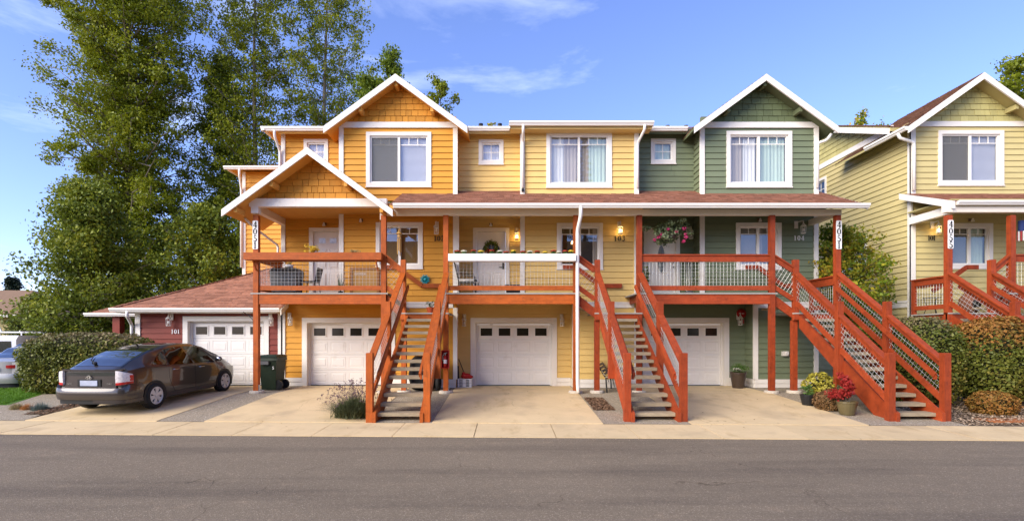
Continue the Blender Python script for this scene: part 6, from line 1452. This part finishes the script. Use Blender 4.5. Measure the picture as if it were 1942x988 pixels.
tree('dark bushy tree directly behind the red hipped roof', -15.6, 26.5, 0, 8.6, [(0, 2), (.3, 2.8), (.7, 2.5), (1, .6)], 70, 110, .16, 'leaf_bush', .16, .02, group=LB, rise=.4, cl=(.5, .9), seed=24)
tree('dark leafy tree filling the gap beside orange wing', -12.4, 27.5, 0, 9.6, [(0, 2), (.3, 2.4), (.7, 2.2), (1, .6)], 60, 100, .16, 'leaf_alder', .16, .02, group=LB, rise=.4, cl=(.5, .9), seed=25)
tree('feathery cedar drooping beside the tan house', -22.9, 25.0, 0, 3.6, [(0, 1.5), (.3, 1.4), (.7, .9), (1, .2)], 60, 130, .15, 'leaf_hedge', .12, .02, group=LB, rise=-.1, cl=(.35, .6), seed=26)
tree('dark evergreen tip above the tan roof at far left', -44.5, 46, 0, 6.9, [(0, 1.5), (.5, 1.2), (1, .15)], 50, 110, .22, 'leaf_spruce', .12, .05, group=LB, rise=-.1, cl=(.35, .6), seed=27)
tree('green and orange maple standing between green and pale houses', 10.75, 16.2, .3, 4.9, [(0, .4), (.4, 1.2), (.65, 1.45), (.85, 1.1), (1, .5)], 60, 70, .10, 'leaf_maple', .07, .35, rise=.3, cl=(.22, .42), seed=31, bark='bark_dark')
# a spruce across the street, seen mirrored in the upper windows
sp = thing('spruce_tree', 'dark spruce mirrored in the upper yellow bay window', 'tree', (8.6, -24.5, 0)); mb = MB(); mb.tube([(8.6, -24.5, 0), (8.6, -24.5, 23.8)], [.3, .02], 7); P, R = [], []
for k in range(150):
    f = (k+.5)/150; z = 1.5+22.2*f; r = 3.3*(1-f)*random.uniform(.7, 1.15)+.15; a = k*2.4; e = (8.6+r*math.cos(a), -24.5+r*math.sin(a), z-.25*r); mb.tube([(8.6, -24.5, z), e], [.04*(1-f)+.01, .006], 4, False)
    for t in (.35, .65, .95): P.append((8.6+r*t*math.cos(a), -24.5+r*t*math.sin(a), z-.25*r*t-.05)); R.append(.22+.25*(1-f))
mb.build('trunk', 'bark_dark', sp); C, d = clumps(P, R, 70, .5); quadmesh('crown', kites(C, .17, d, .3, 0, .25), 'leaf_spruce', sp)
# ------------------------------------------------------------------ hedges and shrubs
def blob_dirs(n): return unit_vec(n)
def superpt(d, c, r, p=3.2, lump=.06, seed=0):
    q = (np.abs(d)**p).sum(1)**(-1/p); v = d*q[:, None]
    ph = seed*1.7; lu = 1+lump*(np.sin(v[:, 0]*5+ph)*np.cos(v[:, 2]*6+ph)+.6*np.sin(v[:, 0]*11+v[:, 1]*9+ph)*np.cos(v[:, 2]*10))
    return np.array(c)+v*np.array(r)*lu[:, None], v
def hedge(name, label, c, r, n, leaf, m, m_top=None, p=3.2, lump=.05, seed=0, cat='hedge', topf=.72, core=.86, group=None, asp=.62):
    h = thing(name, label, cat, (c[0], c[1], c[2]-r[2]), group)
    d = blob_dirs(n); P, v = superpt(d, c, r, p, lump, seed)
    P = np.array(c)+(P-np.array(c))*RNG.uniform(.88, 1.03, (n, 1)); zf = (P[:, 2]-c[2])/r[2]
    K = kites(P, leaf, v/np.linalg.norm(v, axis=1, keepdims=True), .45, .25, asp)
    if m_top is None: quadmesh('foliage', K, m, h)
    else:
        s = zf+RNG.normal(0, .16, n) > topf; quadmesh('foliage', K[~s], m, h); quadmesh('tip_foliage', K[s], m_top, h)
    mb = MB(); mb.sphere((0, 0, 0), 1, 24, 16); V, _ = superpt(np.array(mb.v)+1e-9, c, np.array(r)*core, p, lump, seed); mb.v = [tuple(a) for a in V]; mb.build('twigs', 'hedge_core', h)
    mb = MB()
    for k in range(4): mb.tube([(c[0]+r[0]*random.uniform(-.5, .5), c[1]+r[1]*random.uniform(-.3, .3), c[2]-r[2]-.05), (c[0]+r[0]*random.uniform(-.5, .5), c[1], c[2])], .03, 5)
    mb.build('stems', 'bark_dark', h); return h
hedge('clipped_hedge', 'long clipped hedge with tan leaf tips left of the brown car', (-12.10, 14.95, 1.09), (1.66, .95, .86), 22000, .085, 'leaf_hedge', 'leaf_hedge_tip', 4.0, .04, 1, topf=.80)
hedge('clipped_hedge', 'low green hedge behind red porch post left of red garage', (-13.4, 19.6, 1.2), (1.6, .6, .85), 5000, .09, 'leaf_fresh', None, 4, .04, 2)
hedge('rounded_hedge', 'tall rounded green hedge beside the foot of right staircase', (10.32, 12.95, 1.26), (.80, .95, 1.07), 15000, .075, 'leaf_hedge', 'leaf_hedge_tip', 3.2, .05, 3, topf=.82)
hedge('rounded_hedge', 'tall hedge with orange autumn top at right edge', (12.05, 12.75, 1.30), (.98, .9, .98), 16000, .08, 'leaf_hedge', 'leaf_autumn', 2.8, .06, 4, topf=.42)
hedge('low_shrub', 'small rounded olive shrub below the orange topped hedge', (11.05, 11.62, .33), (.48, .36, .30), 3800, .055, 'leaf_autumn', None, 2.4, .08, 5, cat='shrub')
hedge('mounded_shrub', 'brown leaved mounded shrub between two pots near right stairs', (7.62, 12.05, .36), (.34, .30, .25), 4200, .05, 'leaf_brown', None, 2.2, .08, 6, cat='shrub')
h = hedge('golden_shrub', 'yellow leaved shrub behind the brown mounded shrub', (8.0, 13.1, .62), (.33, .28, .32), 1600, .075, 'leaf_yellow', None, 2.2, .16, 7, cat='shrub', core=.5)
h = hedge('dry_shrub', 'small purple grey twiggy shrub behind the red potted maple', (8.15, 12.5, .46), (.18, .16, .2), 700, .06, 'leaf_lavender', None, 2.2, .16, 8, cat='shrub', core=.4)
def blades(C, hgt, w, spread, droop=.4, seg=3):
    n = len(C); out = []; a = RNG.uniform(0, 2*np.pi, n); d = np.stack([np.cos(a), np.sin(a), np.zeros(n)], 1); s = np.stack([-np.sin(a), np.cos(a), np.zeros(n)], 1); L_ = hgt*RNG.uniform(.6, 1.15, n); sp_ = spread*RNG.uniform(.1, 1, n)
    prev = None
    for k in range(seg+1):
        t = k/seg; c = C+d*(sp_*t**1.3)[:, None]; c = c+np.array([0, 0, 1])*(L_*(t-droop*t*t*sp_/max(spread, 1e-6)))[:, None]; ww = w*(1-t*.9)
        cur = (c-s*ww, c+s*ww)
        if prev is not None: out.append(np.stack([prev[0], prev[1], cur[1], cur[0]], 1))
        prev = cur
    return np.concatenate(out)
def tuft(name, label, x, y, r, hgt, n, m, group=None):
    h = thing(name, label, 'grass tuft', (x, y, zg(x, y)), group); C = np.stack([RNG.normal(x, r*.25, n), RNG.normal(y, r*.25, n), np.full(n, zg(x, y))], 1); quadmesh('blades', blades(C, hgt, .004, r, .7), m, h)
tuft('grass_tuft', 'straw coloured fescue tuft at the left driveway edge', -11.72, 12.25, .20, .20, 420, 'grass_tan'); tuft('grass_tuft', 'orange fescue tuft between straw and blue tufts', -11.42, 12.2, .18, .18, 380, 'grass_orange'); tuft('grass_tuft', 'blue grey fescue tuft nearest the brown car', -11.05, 12.15, .26, .22, 600, 'grass_blue')
# lavender by the left stairs
h = thing('lavender', 'lavender bush with faded purple spikes beside left staircase foot', 'shrub', (-3.40, 11.35, .08)); n = 2600; C = np.stack([RNG.normal(-3.38, .15, n), RNG.normal(11.35, .12, n), np.full(n, .09)], 1)
quadmesh('foliage', blades(C, .50, .007, .72, .55, 4), 'leaf_lavender', h); n = 260; C = np.stack([RNG.normal(-3.38, .1, n), RNG.normal(11.35, .1, n), np.full(n, .12)], 1); B = blades(C, .74, .003, .70, .35, 4); quadmesh('stalks', B, 'leaf_lavender', h)
tips = B[-n:, 2, :]; quadmesh('flower_spikes', kites(np.repeat(tips, 5, 0)+RNG.normal(0, .018, (n*5, 3)), .035), 'bloom_lavender', h)
# lawn
mb = MB(); LP = [(-12.35, 12.7), (-12.85, 14.2), (-13.3, 15.6), (-40, 15.6), (-40, 14.2), (-40, 12.7)]
mb.add([gp(x, y, .012) for x, y in LP], [(0, 1, 4, 5), (1, 2, 3, 4)]); struct(mb.build('lawn', 'grass_blade'))
n = 16000; y = RNG.uniform(12.75, 15.6, n); x = -12.5-(y-12.75)*.33-RNG.uniform(0, 1, n)**1.3*4.5; C = np.stack([x, y, np.array([zg(a, b) for a, b in zip(x, y)])+.01], 1); g = quadmesh('grass', blades(C, .075, .006, .04, .3, 2), 'grass_blade', None, True); tag(g, 'strip of bright mown grass at left edge', 'grass')
# bark chips
def chips(name, label, x0, x1, y0, y1, n, m, size, off=.012):
    x = RNG.uniform(x0, x1, n); y = RNG.uniform(y0, y1, n); C = np.stack([x, y, np.array([zg(a, b) for a, b in zip(x, y)])+off+RNG.uniform(0, .015, n)], 1); up = np.tile([0, 0, 1.0], (n, 1)); o = quadmesh(name, kites(C, size, up, .72, 0, .45), m, None, True); return tag(o, label, 'bark')
chips('bark_mulch', 'pale bark chips covering the bed by the right stairs', 9.4, 13.5, 10.45, 13.2, 9000, 'bark_pale', .065); chips('bark_mulch', 'dark brown bark rectangle beside the middle driveway', 2.06, 2.56, 12.0, 13.6, 2600, 'bark', .06, .012); chips('bark_mulch', 'brown bark strip beside the rear of the brown car', -11.0, -10.45, 11.6, 13.4, 1500, 'bark', .06)
n = 1500; x = RNG.uniform(-11, 11, n); y = 9.47+TILT*x-np.abs(RNG.normal(0, .16, n))-.01; C = np.stack([x, y, np.full(n, .006)], 1); g = quadmesh('road_grit', kites(C, .016, np.tile([0, 0, 1.0], (n, 1)), .8, 0, .8), 'bark_pale', None, True); tag(g, 'fine grit gathered along the sidewalk edge of the street', 'grit')
n = 90; x = RNG.uniform(-9, 10, n); y = RNG.uniform(9.8, 15, n); C = np.stack([x, y, np.array([zg(a, b) for a, b in zip(x, y)])+.022], 1); g = quadmesh('fallen_leaves', kites(C, .05, np.tile([0, 0, 1.0], (n, 1)), .85, 0, .6), 'leaf_brown', None, True); tag(g, 'a few fallen brown leaves scattered over the driveways', 'leaves')
# ------------------------------------------------------------------ potted plants and flowers
def pot(h, x, y, z, r, hh, m): MB().lathe([(r*.66, 0), (r*.72, .02), (r*.92, hh*.62), (r*.98, hh*.86), (r*1.04, hh*.88), (r*1.04, hh), (r*.9, hh), (r*.88, hh*.9), (0, hh*.88)], (x, y, z), 20).build('pot', m, h, smooth=False)
def sprig(h, x, y, z, r, hh, n, leaf, m, name='foliage', sq=.8):
    P = [(x+RNG.normal(0, r*.4), y+RNG.normal(0, r*.4), z+hh*RNG.uniform(.25, 1)) for _ in range(14)]; C, d = clumps(P, [r*.5]*14, n//14, sq); quadmesh(name, kites(C, leaf, d, .3, .2), m, h)
    mb = MB()
    for p in P[:9]: mb.tube([(x, y, z), ((x+p[0])/2, (y+p[1])/2, z+(p[2]-z)*.6), p], [.007, .005, .003], 4, False)
    mb.build('stems', 'bark_dark', h)
x, y = PX(1400, 15.7), 15.7; h = thing('potted_flowers', 'dark glazed pot of small white flowers by green garage', 'plant pot', (x, y, .29)); pot(h, x, y, .285, .235, .50, 'pot_brown'); sprig(h, x, y, .72, .2, .26, 420, .06, 'leaf_fresh'); sprig(h, x+.02, y-.02, .80, .19, .10, 90, .06, 'petal_white', 'flowers', .5)
x, y = PX(1534, 12.55), 12.6; h = thing('potted_plant', 'black pot with a small green plant left of the brown shrub', 'plant pot', (x, y, zg(x, y))); pot(h, x, y, zg(x, y), .17, .27, 'black_plastic'); sprig(h, x, y, zg(x, y)+.22, .12, .24, 300, .06, 'leaf_fresh')
x, y = PX(1609, 11.45), 11.5; h = thing('potted_maple', 'olive pot with a scarlet lace leaved maple at stair foot', 'plant pot', (x, y, zg(x, y))); pot(h, x, y, zg(x, y), .205, .31, 'pot_olive'); sprig(h, x-.02, y, zg(x, y)+.28, .19, .58, 1200, .06, 'leaf_red'); sprig(h, x-.20, y+.06, zg(x, y)+.34, .17, .16, 420, .055, 'leaf_red', 'low_foliage')
x, y, z = PX(1269, 14.9), 14.9, PZ(452, 14.9); h = thing('hanging_basket', 'hanging basket of pale leaves and pink geraniums on green porch', 'hanging basket', (x, y, z)); MB().lathe([(.02, -.16), (.14, -.10), (.19, .0), (.20, .05), (.17, .05), (.0, .03)], (x, y, z), 16).build('basket', 'pot_brown', h)
mb = MB()
for k in range(3): a = 2.1*k; mb.tube([(x+.18*math.cos(a), y+.18*math.sin(a), z+.05), (x, y, z+.52)], .004, 4)
mb.tube([(x, y, z+.52), (x, y, 5.62)], .006, 4); mb.build('hanger', 'dark_metal', h)
P = [(x+RNG.normal(0, .24), y+RNG.normal(0, .18), z+RNG.uniform(-.10, .42)) for _ in range(44)]; C, d = clumps(P, [.13]*44, 60); quadmesh('foliage', kites(C, .075, d, .5, .2, .9), 'leaf_pale', h)
P = [(x+a, y-.22, z+b) for a, b in ((-.50, -.12), (-.36, -.04), (-.30, .04), (.36, .20), (.40, .04), (.42, -.02), (.34, -.16), (.14, .12), (-.1, .2))]; C, d = clumps(P, [.05]*len(P), 34, .8); quadmesh('flowers', kites(C, .05, d, .6, 0, .9), 'petal_pink', h)
x, y = PX(1226, 15.6), 15.6; h = thing('climbing_plant', 'dark trailing plant beside the oval glass door', 'plant', (x, y, ZD)); pot(h, x, y, ZD, .11, .22, 'pot_brown'); sprig(h, x, y, ZD+.2, .12, .95, 260, .075, 'leaf_bush')
h = thing('yellow_stonecrop', 'yellow flowering clump growing in the orange planter box', 'plant', (PX(592, 14.22), 14.22, 4.18)); sprig(h, PX(592, 14.22), 14.22, 4.16, .17, .20, 900, .035, 'petal_yellow', 'flowers', .5)
h = thing('dry_plant', 'dry twiggy remains in the right end of orange planter', 'plant', (PX(672, 14.22), 14.22, 4.18)); sprig(h, PX(672, 14.22), 14.22, 4.17, .2, .07, 220, .03, 'grass_tan', 'foliage', .3)
def mum(m):
    return m
MUMS = {'white': 'petal_white', 'yellow': 'petal_yellow', 'red': 'petal_red'}
proto = {}
seq = [(98, 'red'), (875, 'white')]
ORD = ['first', 'second', 'third', 'fourth', 'fifth', 'sixth', 'seventh', 'eighth']; cnt = {}
for px, colr in ((867, 'red'), (880, 'white'), (898, 'red'), (912, 'yellow'), (933, 'red'), (948, 'white'), (960, 'red'), (974, 'yellow'), (992, 'red'), (1005, 'white'), (1019, 'red'), (1034, 'yellow'), (1050, 'red'), (1060, 'white'), (1072, 'red'), (1083, 'yellow')):
    xx = PX(px, 14.2); cnt[colr] = cnt.get(colr, 0)+1; lab = '%s %s chrysanthemum from the left in the long white flower box' % (ORD[cnt[colr]-1], colr)
    if colr not in proto:
        h = thing('chrysanthemum', lab, 'flower', (xx, 14.22, 4.14), 'chrysanthemums in the white flower box'); proto[colr] = h
        n = 150; d = unit_vec(n); d[:, 2] = np.abs(d[:, 2])*.8; C = np.array([xx, 14.22, 4.17])+d*.07*RNG.uniform(.6, 1, (n, 1)); quadmesh('leaves', kites(C, .045, d, .5), 'leaf_fresh', h)
        n = 160; d = unit_vec(n); d[:, 2] = np.abs(d[:, 2]); C = np.array([xx, 14.22, 4.225])+d*np.array([.085, .075, .035]); quadmesh('blooms', kites(C, .035, d, .7, .3, .9), MUMS[colr], h)
    else: dup(proto[colr], (xx, 14.22, 4.14+random.uniform(-.03, .015)), lab, random.uniform(0, 6))
# wreath on the yellow door
h = [o for o in bpy.data.objects if o.name.startswith('door_wreath')][0]; x, z = PX(931, 16.2), PZ(470, 16.2); n = 900; a = RNG.uniform(0, 2*np.pi, n); r = .17+RNG.normal(0, .035, n); C = np.stack([x+r*np.cos(a), 16.27+RNG.normal(-.03, .025, n), z+r*np.sin(a)], 1); quadmesh('greenery', kites(C, .06, None, 0, 0, .4), 'leaf_bush', h)
n = 220; a = RNG.uniform(-2.6, -.5, n); r = .15+RNG.normal(0, .03, n); C = np.stack([x+r*np.cos(a), 16.22+RNG.normal(0, .02, n), z+r*np.sin(a)], 1); quadmesh('red_flowers', kites(C, .05, None, 0, 0, .9), 'petal_red', h)
